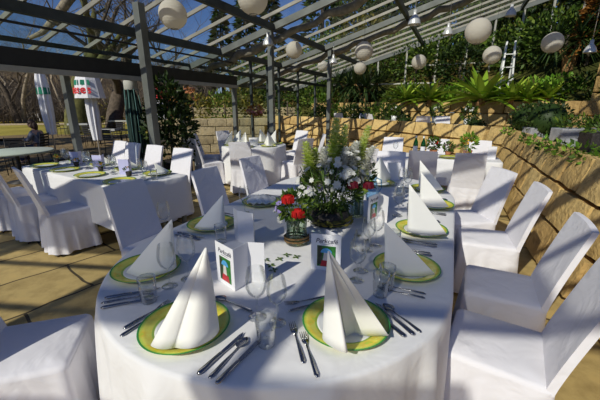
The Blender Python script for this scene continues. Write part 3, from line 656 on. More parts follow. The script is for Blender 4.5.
knf = thing('knife', 'x', 'knife'); b = MB(); b.tube([(0, 0, .006), (0, .008, .006), (0, .05, .0065), (0, .098, .006), (0, .104, .006)], [.005, .0095, .0085, .0075, .006], 8, flat=.6); b.build('handle', 'steel', knf)
b = MB(); b.add([(-.006, .10, .006), (.007, .10, .006), (.0095, .15, .006), (.008, .195, .006), (-.002, .218, .006), (-.006, .20, .006)], [(0, 1, 2, 3, 4, 5)]); b.build('blade', 'steel', knf, smooth=False, solid=.0018)
wg = thing('wine_glass', 'x', 'glass')
b = MB(); b.lathe([(.006, .088), (.016, .092), (.031, .108), (.039, .130), (.040, .150), (.036, .180), (.031, .205)], 28); b.build('bowl', 'drinking_glass', wg)
b = MB(); b.lathe([(.0065, .092), (.0042, .075), (.0036, .05), (.0045, .02), (.009, .006)], 12); b.build('stem', 'drinking_glass', wg)
b = MB(); b.lathe([(.009, .006), (.02, .0035), (.035, .0015), (.0355, .0005), (.02, 0), (.001, 0)], 28); b.build('foot', 'drinking_glass', wg)
tm = thing('tumbler', 'x', 'glass'); b = MB(); b.lathe([(.0275, .004), (.031, .03), (.0335, .07), (.036, .112), (.0365, .1125), (.0345, .07), (.031, .02), (.028, .0)], 28); b.build('wall', 'drinking_glass', tm)
b = MB(); b.lathe([(.0005, 0), (.028, 0), (.0295, .006), (.026, .012), (.0005, .011)], 24); b.build('thick_base', 'drinking_glass', tm)

# napkin: linen stood up as a tent, two wings meeting along an upright spine
def napkin_bm(curve, apex, h, sub=4, lean=0):
    """cone of cloth ruled from a base curve (plate-local x, y) to the apex, rounded between"""
    pts = [Vector((x, y, 0)) for x, y in curve]
    for _ in range(sub):
        q = [pts[0]]
        for a, b_ in zip(pts, pts[1:]): q += [a.lerp(b_, .25), a.lerp(b_, .75)]
        q.append(pts[-1]); pts = q
    b = MB(); vs = []; m = 10; K = len(pts); ap = Vector((apex[0], apex[1], h))
    for j in range(m + 1):
        t = j / m; t = t if j < m else .985
        for p in pts: c = p.lerp(ap, t); bulge = .002 * math.sin(PI * t); d = (p - Vector((ap.x, ap.y, 0))); d = d.normalized() if d.length > 1e-5 else d; c = c + d * bulge; lift = .007 + max(0, p.length - .095) * .36 * (1 - t); vs.append((c.x, c.y, c.z + lift))
    b.add(vs, [(j * K + k, j * K + k + 1, (j + 1) * K + k + 1, (j + 1) * K + k) for j in range(m) for k in range(K - 1)]); return b
def napkin(loc, rz, label, group, curve=None, apex=(0, .03), h=.275, inner=None, parent=None):
    t = thing('folded_napkin', label, 'napkin', loc, rz, group)
    napkin_bm(curve or [(-.115, -.14), (-.06, -.05), (0, .045), (.06, -.05), (.115, -.14)], apex, h, 3).build('outer_fold', 'napkin', t, solid=.003)
    if inner is None: inner = [(-.085, -.11), (-.03, -.03), (0, .02), (.03, -.03), (.085, -.11)]
    if inner: napkin_bm(inner, (apex[0], apex[1] - .012), h * .93, 3).build('inner_fold', 'napkin', t, solid=.003)
    return t
GP, GN, GC, GG = 'green-rimmed charger plates on the oval table', 'standing napkins on the oval table', 'cutlery on the oval table', 'glasses on the oval table'
CEN = NN * -.775
# plate x, y, then the way the guest looks (fx, fy)
SET = [(-.42, 1.02, .47, .88, 'the front plate left of centre'), (.17, 1.04, -.43, .90, 'the front plate right of centre'), (.53, 1.47, -.908, .419, 'the second plate up the right side'),
       (.79, 1.99, -.908, .419, 'the third plate up the right side'), (1.08, 2.54, -.908, .419, 'the fourth plate up the right side'), (1.23, 3.05, -.85, -.1, 'the farthest plate at the right'),
       (-.76, 1.46, .80, .60, 'the plate at the left table edge'), (-.60, 2.08, .908, -.419, 'the second plate up the left side'), (-.32, 2.60, .908, -.419, 'the plate left of the red flowers')]
def loc_of(i, r, f, z=TZ):
    x, y, fx, fy, d = SET[i]; l = math.hypot(fx, fy); fx, fy = fx / l, fy / l; return (x + fy * r + fx * f, y - fx * r + fy * f, z)
def rzof(i): return face(SET[i][2], SET[i][3])
for i, s in enumerate(SET):
    place(pl, (s[0], s[1], TZ + .001), rzof(i), ('white charger with green and yellow rim, ' + s[4].replace('the ', 'the ', 1)), GP, 'plate')
def nap_pts(i, pts):                                               # world points to plate-local
    x, y, fx, fy, d = SET[i]; l = math.hypot(fx, fy); fx, fy = fx / l, fy / l
    return [((px - x) * fy - (py - y) * fx, (px - x) * fx + (py - y) * fy) for px, py in pts]
ZN = TZ + .006
def nap(i, lb, curve, apex, h, inner=None): return napkin((SET[i][0], SET[i][1], ZN), rzof(i), lb, GN, nap_pts(i, curve), nap_pts(i, [apex])[0], h, nap_pts(i, inner) if inner else False)
nap(0, 'tall white napkin cone with two flutes, front left of centre', [(-.36, 1.02), (-.42, .97), (-.505, .905), (-.465, .875), (-.42, .880), (-.41, .893), (-.385, .878), (-.34, .872), (-.295, .915), (-.28, .965), (-.30, 1.01)], (-.305, .975), .335)
nap(1, 'tall white napkin with open wings, front right of centre', [(.30, .93), (.22, .965), (.155, 1.0), (.10, .99), (.07, .93), (.10, .87), (.15, .82), (.145, .90)], (.09, .95), .335, [(.26, .955), (.20, .985), (.16, .96)])
nap(2, 'white sail-shaped napkin in shade, second plate up the right side', [(.63, 1.365), (.52, 1.37), (.385, 1.395), (.46, 1.49), (.56, 1.58)], (.385, 1.395), .265, [(.60, 1.40), (.51, 1.41), (.42, 1.42), (.47, 1.49), (.53, 1.55)])
nap(3, 'white sail-shaped napkin in sun, third plate up the right side', [(.87, 1.80), (.76, 1.81), (.63, 1.83), (.71, 1.94), (.83, 2.08)], (.63, 1.83), .34, [(.84, 1.84), (.76, 1.85), (.66, 1.86), (.72, 1.94), (.80, 2.04)])
nap(4, 'white sail-shaped napkin in sun, fourth plate up the right side', [(1.13, 2.36), (1.03, 2.38), (.91, 2.41), (.98, 2.5), (1.08, 2.63)], (.91, 2.41), .29, [(1.1, 2.40), (1.02, 2.42), (.94, 2.44), (1.0, 2.51), (1.06, 2.58)])
nap(5, 'white sail-shaped napkin at the far right bend of the oval table', [(1.30, 2.86), (1.2, 2.90), (1.10, 2.97), (1.18, 3.08), (1.27, 3.19)], (1.10, 2.97), .29)
nap(6, 'white napkin leaning like a sail at the left table edge', [(-.84, 1.41), (-.72, 1.35), (-.58, 1.37), (-.62, 1.48), (-.70, 1.60)], (-.575, 1.38), .285, [(-.80, 1.42), (-.71, 1.38), (-.61, 1.40), (-.64, 1.48), (-.70, 1.56)])
nap(7, 'white sail-shaped napkin on the second plate up the left', [(-.68, 1.96), (-.58, 1.93), (-.475, 1.94), (-.50, 2.05), (-.57, 2.17)], (-.475, 1.94), .245, [(-.65, 1.98), (-.57, 1.96), (-.50, 1.97), (-.52, 2.05), (-.56, 2.13)])
# crumpled napkin on the plate left of the flowers
b = MB(); rnd = random.Random(3); vs = []; n = 18
for j in range(n + 1):
    for i in range(n + 1):
        u, v = -1 + 2 * i / n, -1 + 2 * j / n; r_ = math.hypot(u, v); vs.append((u * .12 * (1 - .15 * v * v), v * .10, .008 + max(0, 1 - r_) * .05 + .014 * abs(math.sin(u * 6 + v * 3)) + .010 * abs(math.sin(v * 8 - u * 4))))
b.add(vs, [(j * (n + 1) + i, j * (n + 1) + i + 1, (j + 1) * (n + 1) + i + 1, (j + 1) * (n + 1) + i) for j in range(n) for i in range(n)])
tag(b.build('crumpled_napkin', 'napkin', solid=.003, loc=(SET[8][0], SET[8][1], TZ + .006)), 'crumpled white napkin lying on the plate left of the red flowers', 'napkin', GN)
def lay(proto, p, q, label, cat, z=TZ + .001, g=GC):
    """handle end at p, pointing to q"""
    return place(proto, (p[0], p[1], z), face(q[0] - p[0], q[1] - p[1]), label, g, cat)
lay(knf, (-.31, .80), (-.20, .99), 'inner dinner knife right of the front left plate', 'knife')
lay(spn, (-.272, .785), (-.18, .975), 'soup spoon between two knives right of the front left plate', 'spoon')
lay(knf, (-.245, .765), (-.13, .97), 'outer knife nearest the tumbler, right of the front left plate', 'knife')
lay(frk, (-.635, .97), (-.545, 1.13), 'outer fork left of the front left plate', 'fork')
lay(frk, (-.645, 1.01), (-.555, 1.16), 'inner fork half under the front left plate', 'fork', TZ + .002)
lay(spn, (-.19, 1.115), (-.37, 1.225), 'dessert spoon above the front left plate', 'spoon')
lay(frk, (.012, .845), (-.035, 1.06), 'outer fork left of the front right plate', 'fork')
lay(frk, (.052, .79), (-.005, 1.05), 'inner fork left of the front right plate', 'fork')
lay(knf, (.37, .965), (.27, 1.16), 'inner knife right of the front right plate', 'knife')
lay(knf, (.405, .975), (.31, 1.175), 'outer knife right of the front right plate', 'knife')
lay(spn, (.435, .99), (.335, 1.18), 'soup spoon at the right of the front right plate', 'spoon')
lay(spn, (-.045, 1.115), (.11, 1.19), 'dessert spoon above the front right plate', 'spoon')
lay(frk, (.13, 1.225), (-.04, 1.17), 'dessert fork above the front right plate', 'fork')
lay(knf, (-.825, 1.205), (-.62, 1.285), 'inner knife at the left table edge before the tumbler', 'knife')
lay(spn, (-.82, 1.17), (-.62, 1.245), 'middle spoon of three pieces at the left table edge', 'spoon')
lay(knf, (-.80, 1.135), (-.60, 1.215), 'outer knife of three pieces at the left table edge', 'knife')
def loc2(i, r, f): return loc_of(i, r, f)[:2]
ORD = {2: 'second plate, right side', 3: 'third plate, right side', 4: 'fourth plate, right side', 7: 'second plate, left side', 8: 'plate left of the red flowers'}
for i, d in ORD.items():
    lay(frk, loc2(i, -.205, -.11), loc2(i, -.205, .1), 'inner fork on the left hand of the ' + d, 'fork'); lay(frk, loc2(i, -.24, -.11), loc2(i, -.24, .1), 'outer fork on the left hand of the ' + d, 'fork')
    if i != 8: lay(knf, loc2(i, .20, -.11), loc2(i, .20, .1), 'inner knife on the right hand of the ' + d, 'knife'); lay(spn, loc2(i, .235, -.1), loc2(i, .235, .1), 'spoon on the right hand of the ' + d, 'spoon')
def gl(p, lb, s=1.0): return place(wg, (p[0], p[1], TZ + .001), 0, lb, GG, 'glass', s)
def tu(p, lb, s=1.0): return place(tm, (p[0], p[1], TZ + .001), 0, lb, GG, 'glass', s)
tu((-.115, .935), 'tumbler standing between the two front plates'); gl((-.165, 1.085), 'left wine glass of the pair between the two front plates', 1.02); gl((-.085, 1.05), 'right wine glass of the pair between the two front plates', .95)
tu((-.63, 1.19), 'tumbler before the plate at the left table edge'); gl((-.59, 1.31), 'front wine glass beside the left edge napkin', 1.0); gl((-.525, 1.375), 'rear wine glass beside the left edge napkin', 1.05)
gl((.265, 1.36), 'front wine glass right of the upright menu card', 1.0); gl((.30, 1.45), 'rear wine glass right of the upright menu card', 1.05); tu((.385, 1.29), 'tumbler left of the second plate up the right side'); tu((.345, 1.235), 'near tumbler above the front right plate')
gl((.44, 1.75), 'wine glass left of the third plate up the right side', 1.05); gl((.38, 1.68), 'low wine glass behind the shaded sail napkin', .95); tu((.53, 1.70), 'tumbler between second and third plates up the right side')
gl((.72, 2.28), 'wine glass left of the fourth plate up the right side', 1.05); tu((.80, 2.22), 'tumbler between third and fourth plates up the right side')
gl((-.86, 1.95), 'wine glass by the second plate up the left side', 1.0); tu((-.47, 1.80), 'tumbler by the standing lavender card'); gl((-.42, 2.36), 'wine glass by the second plate, near the crumpled napkin', 1.0)
x10, y10 = .82, 3.30
gl((.98, 3.05), 'left wine glass at the far end of the oval table'); gl((1.04, 3.12), 'middle wine glass at the far end of the oval table'); gl((1.0, 2.95), 'front wine glass at the far end of the oval table'); tu((.90, 2.86), 'tumbler at the far end of the oval table')
place(pl, (x10, y10, TZ + .001), 0, 'white charger with green rim at the far end behind the flowers', GP, 'plate')
napkin((x10, y10, ZN), face(-.3, -.95), 'white cone napkin at the far end behind the flowers', GN)
b = MB(); b.lathe([(.0005, 0), (.05, 0), (.055, .05), (.05, .12), (.032, .17), (.036, .21)], 24); b2 = MB()
jg = thing('water_jug', 'clear bluish water jug behind the tall flowers on the oval table', 'jug', (.62, 2.72, TZ + .001)); b.build('body', 'blue_glass', jg); b2.tube([(.034, 0, .19), (.075, 0, .17), (.08, 0, .10), (.054, 0, .06)], .006, 8); b2.build('handle', 'blue_glass', jg)

def text_mesh(name, cu, mat, parent):
    tmp = bpy.data.objects.new('lettering', cu); COL.objects.link(tmp); bpy.context.view_layer.update()
    me = bpy.data.meshes.new_from_object(tmp.evaluated_get(bpy.context.evaluated_depsgraph_get())); bpy.data.objects.remove(tmp); bpy.data.curves.remove(cu)
    me.name = name; me.materials.clear(); me.materials.append(MATS[mat]); o = bpy.data.objects.new(name, me); COL.objects.link(o); o.parent = parent; return o
# ------------------------------------------------------------------ menu cards
def card(pts, label, h=.19, cover=True, lav=False, text=True, group='folded menu cards', name='menu_card'):
    p0 = Vector(pts[0]); p1 = Vector(pts[1]); u = (p1 - p0).normalized(); w = (p1 - p0).length
    t = thing(name, label, 'menu card', (p0.x, p0.y, TZ + .001), math.atan2(u.y, u.x), group)
    inv = Matrix.Rotation(-math.atan2(u.y, u.x), 2)
    for k, (a, b_) in enumerate(zip(pts, pts[1:])):
        a = inv @ (Vector(a) - p0); b_ = inv @ (Vector(b_) - p0); d = b_ - a
        m_ = MB(); m_.box(((a.x + b_.x) / 2, (a.y + b_.y) / 2, h / 2), (d.length, .0016, h), rz=math.atan2(d.y, d.x)); o = m_.build('cover_panel' if k == 0 and cover else 'panel', 'lavender_card' if lav else 'card_paper', t, smooth=False)
    if cover:
        f = MB(); f.box((w * .52, -.0016, h * .40), (w * .62, .0008, h * .58)); pic = f.build('picture', 'picture_green', t, smooth=False)
        f = MB(); f.box((w * .30, -.0022, h * .42), (w * .16, .0006, h * .52)); f.build('dark_foliage', 'picture_dark', pic, smooth=False)
        f = MB(); n = 14; f.add([(w * .52 + w * .19 * math.cos(PI * i / n), -.0026, h * .50 + h * .13 * math.sin(PI * i / n)) for i in range(n + 1)], [tuple(range(n + 1))]); f.build('blue_umbrella', 'picture_blue', pic, smooth=False, solid=.0004)
        f = MB(); f.add([(w * .44, -.0027, h * .50), (w * .58, -.0027, h * .50), (w * .62, -.0027, h * .26), (w * .40, -.0027, h * .26)], [(3, 2, 1, 0)]); f.build('pale_figure', 'picture_white', pic, smooth=False, solid=.0004)
        f = MB(); f.add([(w * .38, -.0029, h * .29), (w * .70, -.0029, h * .27), (w * .74, -.0029, h * .12), (w * .32, -.0029, h * .12)], [(3, 2, 1, 0)]); f.build('red_skirt', 'picture_red', pic, smooth=False, solid=.0004)
        if text:
            cu = bpy.data.curves.new('title_text', 'FONT'); cu.body = 'Parkcafé'; cu.align_x = 'CENTER'; cu.align_y = 'CENTER'; cu.size = w * .215; cu.extrude = .0002; cu.offset = .0004; cu.shear = .2
            o = text_mesh('title_text', cu, 'ink', t); o.location = (w * .52, -.0013, h * .82); o.rotation_euler = (PI / 2, 0, 0)
            f = MB(); f.box((w * .52, -.0012, h * .735), (w * .42, .0006, h * .008)); f.build('underline', 'ink', t, smooth=False)
    return t
card([(-.385, 1.365), (-.285, 1.265), (-.235, 1.345), (-.16, 1.335)], 'zigzag-folded white menu card with garden picture, left of the wine glasses', .20)
card([(.055, 1.475), (.197, 1.437), (.13, 1.53)], 'upright menu card with picture and title in front of the flowers', .19)
card([(.465, 2.12), (.565, 2.235), (.60, 2.12)], 'menu card with picture standing right of the flowers', .19)
card([(-.40, 1.86), (-.365, 1.80), (-.265, 1.74), (-.28, 1.86)], 'blank-backed bluish menu card standing left of the red flowers', .20, False)
card([(.95, 3.50), (1.08, 3.46), (1.04, 3.56)], 'white card standing near the far end of the oval table', .19, False)

# ------------------------------------------------------------------ flowers on the oval table
def rose(c, r, mat, parent, name, seed):
    rnd = random.Random(seed); b = MB(); c = Vector(c)
    for k in range(34):
        t = k / 34; ph = k * 2.4; el = 1.45 - 1.5 * t; d = Vector((math.cos(ph) * math.cos(el), math.sin(ph) * math.cos(el), math.sin(el)))
        up = Vector((0, 0, 1)); s = d.cross(up); s = s.normalized() if s.length > .01 else Vector((1, 0, 0)); v = s.cross(d).normalized(); R = r * (.35 + .65 * t); w = r * (.35 + .4 * t)
        p = c + d * R; b.add([p - s * w - v * w * .7, p + s * w - v * w * .7, p + s * w * .8 + v * w + d * r * .1, p - s * w * .8 + v * w + d * r * .1], [(0, 1, 2, 3)])
    b.ball(c, r * .55, 8); return b.build(name, mat, parent)
def spike(base, tip, mat, parent, name, seed, w=.03):
    rnd = random.Random(seed); b = MB(); p, q = Vector(base), Vector(tip); n = 90
    for k in range(n):
        t = k / n; c = p.lerp(q, .12 + .88 * t); r = w * (1.25 - .8 * t); ph = k * 2.399
        d = Vector((math.cos(ph), math.sin(ph), .35)).normalized(); b.leaf(c, d, r * 1.6, r * 1.3, (0, 0, 1), .3); b.leaf(c + d * r * .3, (d + Vector((0, 0, .8))).normalized(), r * 1.1, r * .9, d, .2)
    o = b.build(name, mat, parent); s = MB(); s.tube([p, q], [.004, .002], 5); s.build('stalk', 'stem_green', o); return o
def leaves(b, c, rad, n, L, w, rnd, up=.3, shell=.35):
    for _ in range(n):
        while True:
            d = Vector((rnd.uniform(-1, 1), rnd.uniform(-1, 1), rnd.uniform(-1, 1)))
            if .05 < d.length < 1: break
        d2 = d.normalized() * (d.length ** shell); p = Vector(c) + Vector((d2.x * rad[0], d2.y * rad[1], d2.z * rad[2]))
        dr = (d.normalized() + Vector((rnd.gauss(0, .5), rnd.gauss(0, .5), rnd.gauss(0, .5) + up))).normalized(); s = rnd.uniform(.6, 1.35)
        b.leaf(p, dr, L * s, w * s, (rnd.gauss(0, 1), rnd.gauss(0, 1), rnd.gauss(0, 1)), rnd.uniform(-.5, .8))
    return b
def tufts(c, rad, n, r, mat, parent, name, seed, per=7):
    """little blossoms, each its own part"""
    rnd = random.Random(seed)
    for k in range(n):
        while True:
            d = Vector((rnd.uniform(-1, 1), rnd.uniform(-1, 1), rnd.uniform(-.7, 1)))
            if d.length < 1: break
        d = d.normalized() * (.6 + .4 * d.length); p = Vector(c) + Vector((d.x * rad[0], d.y * rad[1], d.z * rad[2])); b = MB(); s = r * rnd.uniform(.7, 1.3); ax = (d + Vector((0, -.2, .5))).normalized(); x = ax.orthogonal().normalized(); y = ax.cross(x)
        for i in range(per):
            t = 2 * PI * i / per; e = (x * math.cos(t) + y * math.sin(t) + ax * .35).normalized(); b.leaf(p, e, s, s * .75, ax, .3)
        b.build(name, mat, parent)
rnd = random.Random(11)
v = thing('flower_vase', 'small glass vase with red, white and violet flowers before the big arrangement', 'flower vase', (-.02, 1.79, TZ + .001), 0, 'flowers on the oval table')
b = MB(); b.lathe([(.0005, .002), (.064, .002), (.068, .02), (.058, .09), (.062, .15), (.070, .180)], 28); b.build('vase', 'vase_glass', v)
b = MB(); b.lathe([(.0005, .006), (.060, .006), (.062, .02), (.054, .085), (.0005, .085)], 20); b.build('water', 'water', v)
b = MB(); b.tube([(.071 * math.cos(t * .13), .071 * math.sin(t * .13), .014 + .0004 * t) for t in range(98)], .006, 5); b.build('twine_band', 'twine', v)
b = MB()
for k in range(16): t = k * 2.4; b.tube([(.03 * math.cos(t), .03 * math.sin(t), .01), (.012 * math.cos(t + 1), .012 * math.sin(t + 1), .15), (.08 * math.cos(t + .3), .08 * math.sin(t + .3), .26)], .0025, 4)
b.build('stems', 'stem_green', v)
tag(leaves(MB(), (0, 0, .23), (.095, .09, .075), 260, .045, .022, rnd).build('foliage', 'bouquet_leaf', v), kind='stuff')
for c, r, s in (((-.045, -.07, .285), .030, 1), ((.012, -.09, .21), .032, 2)): rose(c, r, 'red_petal', v, 'red_rose', s)
tufts((-.085, -.05, .24), (.03, .03, .03), 7, .022, 'violet_petal', v, 'violet_blossom', 5); tufts((.05, -.02, .30), (.05, .05, .06), 20, .018, 'white_petal', v, 'white_blossom', 6); tufts((-.09, -.03, .19), (.04, .03, .05), 6, .016, 'white_petal', v, 'white_blossom', 9)
v = thing('flower_arrangement', 'large arrangement of white and lime flower spikes in the middle of the table', 'flower arrangement', (.20, 2.14, TZ + .001), 0, 'flowers on the oval table')
b = MB(); b.lathe([(.0005, .001), (.115, .001), (.135, .03), (.142, .07), (.130, .105), (.11, .10), (.0005, .09)], 28); b.build('basket', 'wicker', v)
b = MB()
for k in range(60): t = k * .55; r_ = .14 + .01 * math.sin(k); b.leaf((r_ * math.cos(t), r_ * math.sin(t), .02 + .05 * (k % 3) / 3), (math.cos(t + 1.2), math.sin(t + 1.2), .2), .06, .02, (math.cos(t), math.sin(t), .3), .2)
b.build('moss_wreath', 'olive_leaf', v)
b = MB()
for k in range(44):
    t = k * 2.4; r_ = .04 + .07 * (k % 5) / 5; b.tube([(r_ * math.cos(t), r_ * math.sin(t), .08), (1.4 * r_ * math.cos(t), 1.4 * r_ * math.sin(t), .25), (2.1 * r_ * math.cos(t), 2.1 * r_ * math.sin(t), .40)], .003, 4)
b.build('stems', 'stem_green', v)
tag(leaves(MB(), (0.02, 0, .26), (.20, .17, .15), 420, .06, .016, rnd).build('foliage', 'bouquet_leaf', v), kind='stuff')
tag(leaves(MB(), (0.0, -.05, .22), (.16, .14, .10), 340, .09, .012, rnd, .8).build('dark_foliage', 'dark_leaf', v), kind='stuff')
for k, (x, y, z, m_, w_) in enumerate([(-.165, 0, .55, 'lime_petal', .050), (-.10, .08, .50, 'lime_petal', .044), (.035, .03, .70, 'lime_petal', .056), (.10, .06, .66, 'lime_petal', .046), (.17, .0, .55, 'white_petal', .055), (.255, .06, .65, 'lime_petal', .048), (.10, -.04, .52, 'white_petal', .05), (.285, .02, .52, 'white_petal', .046), (-.05, -.05, .52, 'white_petal', .045)]):
    spike((x * .55, y * .55, .22), (x, y, z), m_, v, 'flower_spike', 40 + k, w_)
tufts((0.0, -.06, .34), (.22, .15, .11), 44, .026, 'white_petal', v, 'white_blossom', 21); tufts((.10, -.04, .40), (.19, .12, .12), 30, .025, 'white_petal', v, 'white_blossom', 22)
for c, s in (((.245, -.08, .28), 7), ((.13, -.15, .30), 8)): rose(c, .03, 'maroon_petal', v, 'maroon_dahlia', s)
tufts((-.10, -.09, .28), (.05, .03, .04), 6, .02, 'violet_petal', v, 'violet_blossom', 24); tufts((.21, -.05, .36), (.06, .06, .04), 8, .02, 'lime_petal', v, 'lime_blossom', 25)
v = thing('flower_vase', 'tall clear vase of green stems right of the big arrangement', 'flower vase', (.42, 2.28, TZ + .001), 0, 'flowers on the oval table')
b = MB(); b.lathe([(.0005, .002), (.045, .002), (.048, .02), (.042, .12), (.052, .20)], 24); b.build('vase', 'vase_glass', v)
b = MB()
for k in range(12): t = k * 2.4; b.tube([(.02 * math.cos(t), .02 * math.sin(t), .01), (.01 * math.cos(t), .01 * math.sin(t), .2), (.06 * math.cos(t), .06 * math.sin(t), .34)], .0025, 4)
b.build('stems', 'stem_green', v); tag(leaves(MB(), (0, 0, .29), (.10, .09, .10), 240, .055, .02, rnd, .6).build('foliage', 'bouquet_leaf', v), kind='stuff')
tufts((0, -.02, .34), (.09, .07, .08), 16, .018, 'white_petal', v, 'white_blossom', 33); spike((0, 0, .2), (.03, .02, .56), 'white_petal', v, 'flower_spike', 66, .026)
rnd = random.Random(31)
for k, (x, y) in enumerate([(-.23, 1.51), (-.15, 1.50), (-.11, 1.57), (-.07, 1.62), (-.18, 1.56), (-.02, 1.60), (.36, 1.90), (.40, 1.82), (-.13, 1.45)]):
    b = MB()
    for j in range(4): t = j * 1.7 + k; b.leaf((0, 0, .003), (math.cos(t), math.sin(t), .12), .028, .014, (0, 0, 1), .3)
    tag(b.build('scattered_sprig', 'mid_leaf', loc=(x, y, TZ + .001)), 'small green sprig strewn on the cloth by the menu cards', 'sprig', 'sprigs strewn on the cloth')
wt = MB(); wt.box((0, 0, .004), (.15, .05, .006), rz=.35); 

# ------------------------------------------------------------------ long left table
def t2(t, s): p = C0 + dv * t + wv * s; return p.x, p.y
GL = 'things on the long left table'
names = ['nearest its right end', 'second from its right end', 'third from its right end', 'farthest left']
for k, t in enumerate((.32, .92, 1.52, 2.08)):
    x, y = t2(t, .18); place(pl, (x, y, .751), 0, 'pale charger on the near side of the long left table, ' + names[k], 'chargers on the long left table', 'plate')
    x, y = t2(t + .02, .65); place(pl, (x, y, .751), 0, 'pale charger on the far side of the long left table, ' + names[k], 'chargers on the long left table', 'plate')
    x, y = t2(t + .02, .65); napkin((x, y, .757), face(-wv.x, -wv.y), 'small white tent napkin, far side of long left table, ' + names[k], 'tent napkins on the long left table', h=.13, curve=[(-.09, -.10), (-.05, -.04), (0, .03), (.05, -.04), (.09, -.10)], inner=False)
    for j, (ds, dt) in enumerate(((.41, .05), (.46, .11), (.38, -.05), (.44, -.12))):
        x, y = t2(t + dt - .1, ds); place(wg if j < 3 else tm, (x, y, .751), 0, ('wine glass' if j < 3 else 'tumbler') + ' amid the glasses down the long left table', 'glasses on the long left table', 'glass')
    x, y = t2(t + .19, .40); pt = thing('flower_pot', 'little dark pot of yellow flowers on the long left table, ' + names[k], 'flower pot', (x, y, .751), 0, 'little flower pots on the long left table')
    b = MB(); b.lathe([(.0005, 0), (.026, 0), (.034, .055), (.029, .05), (.0005, .045)], 14); b.build('pot', 'wicker', pt); b = MB(); leaves(b, (0, 0, .075), (.04, .04, .03), 40, .025, .012, rnd); b.build('foliage', 'mid_leaf', pt); tufts((0, 0, .09), (.035, .035, .02), 5, .014, 'orange_petal', pt, 'blossom', k)
for (t, s, lb, g) in ((.70, .40, 'lavender card standing nearest us on the long left table', 1), (1.30, .41, 'lavender card standing in the middle of the long left table', 1), (1.88, .41, 'lavender card standing toward the left of the long left table', 1)):
    p = Vector(t2(t, s)); u = Vector((.8, .6)); c = card([tuple(p), tuple(p + Vector((.13, -.02))), tuple(p + Vector((.10, .09)))], lb, .18, False, True, group='lavender cards on the long left table')
# ------------------------------------------------------------------ far round table and far right table
for k in range(6):
    t = 2 * PI * k / 6 + .3; x, y = -.95 + .45 * math.cos(t), 6.75 + .45 * math.sin(t); lb = ['right', 'back right', 'back left', 'left', 'front left', 'front right'][k]
    place(pl, (x, y, .753), 0, 'pale charger at the %s of the far round table' % lb, 'chargers on the far round table', 'plate'); napkin((x, y, .759), t + PI / 2 + (2.2 if k in (0, 5) else 0), 'sail napkin at the %s of the far round table' % lb, 'sail napkins on the far round table')
bx = MB(); bx.lathe([(.0005, 0), (.09, 0), (.10, .14), (.09, .14), (.0005, .13)], 20); o = bx.build('flower_bowl', 'plate_white', loc=(-.95, 6.75, .753)); tag(o, 'white bowl in the middle of the far round table', 'bowl')
def bottle(x, y, lb):
    b = MB(); t = thing('bottle', lb, 'bottle', (x, y, .751), 0, 'green bottles on the far right table'); b.lathe([(.0005, 0), (.037, 0), (.038, .17), (.03, .21), (.014, .25), (.0135, .30), (.0005, .30)], 18); b.build('body', 'green_glass', t)
    b = MB(); b.lathe([(.0155, .27), (.0155, .305), (.0005, .307)], 12); b.build('cap', 'lamp_metal', t); b = MB(); b.lathe([(.0386, .06), (.0386, .14)], 18); b.build('label', 'card_paper', t)
x, y = t4(-.28, .10); bottle(x, y, 'left green bottle on the far right table'); x, y = t4(-.16, .05); bottle(x, y, 'right green bottle on the far right table')
def pot(x, y, z, lb, leaf, petal, s=1.0, seed=0, potm='terracotta', np_=10, name='potted_plant', cat='potted plant', group=None, tall=1.0, lf=160):
    rnd = random.Random(seed); t = thing(name, lb, cat, (x, y, z), 0, group); b = MB(); b.lathe([(.0005, 0), (.05 * s, 0), (.07 * s, .10 * s), (.062 * s, .10 * s), (.0005, .085 * s)], 18); b.build('pot', potm, t)
    b = MB(); leaves(b, (0, 0, (.14 + .06 * tall) * s), (.10 * s, .10 * s, .09 * s * tall), lf, .07 * s, .03 * s, rnd, .5); b.tube([(0, 0, .08 * s), (0, 0, .2 * s)], .008 * s, 5); b.build('foliage', leaf, t)
    if petal: tufts((0, 0, (.18 + .06 * tall) * s), (.09 * s, .09 * s, .06 * s * tall), np_, .026 * s, petal, t, 'blossom', seed + 1)
    return t
x, y = t4(.0, .12); pot(x, y, .751, 'small pot of bright red flowers beside the green bottles', 'mid_leaf', 'red_petal', .9, 1)
x, y = t4(.22, .16); pot(x, y, .751, 'small pot of pink flowers on the far right table', 'mid_leaf', 'pink_petal', .7, 2)
x, y = t4(.50, .16); pot(x, y, .751, 'leafy green plant with orange flowers at the right of the far table', 'bright_leaf', 'orange_petal', 1.0, 3, tall=1.4)
x, y = t4(.82, .0); card([(x - .06, y + .02), (x + .05, y - .02), (x + .03, y + .06)], 'white notice card standing at the right end of the far table', .19, False)
for u, w in ((-.78, -.08), (.25, -.10)):
    x, y = t4(u, w); place(pl, (x, y, .751), 0, 'pale charger on the far right table behind the oval table', 'chargers on the far right table', 'plate'); x, y = t4(u + .2, w * .4); place(wg, (x, y, .751), 0, 'wine glass on the far right table', 'glasses on the far right table', 'glass')

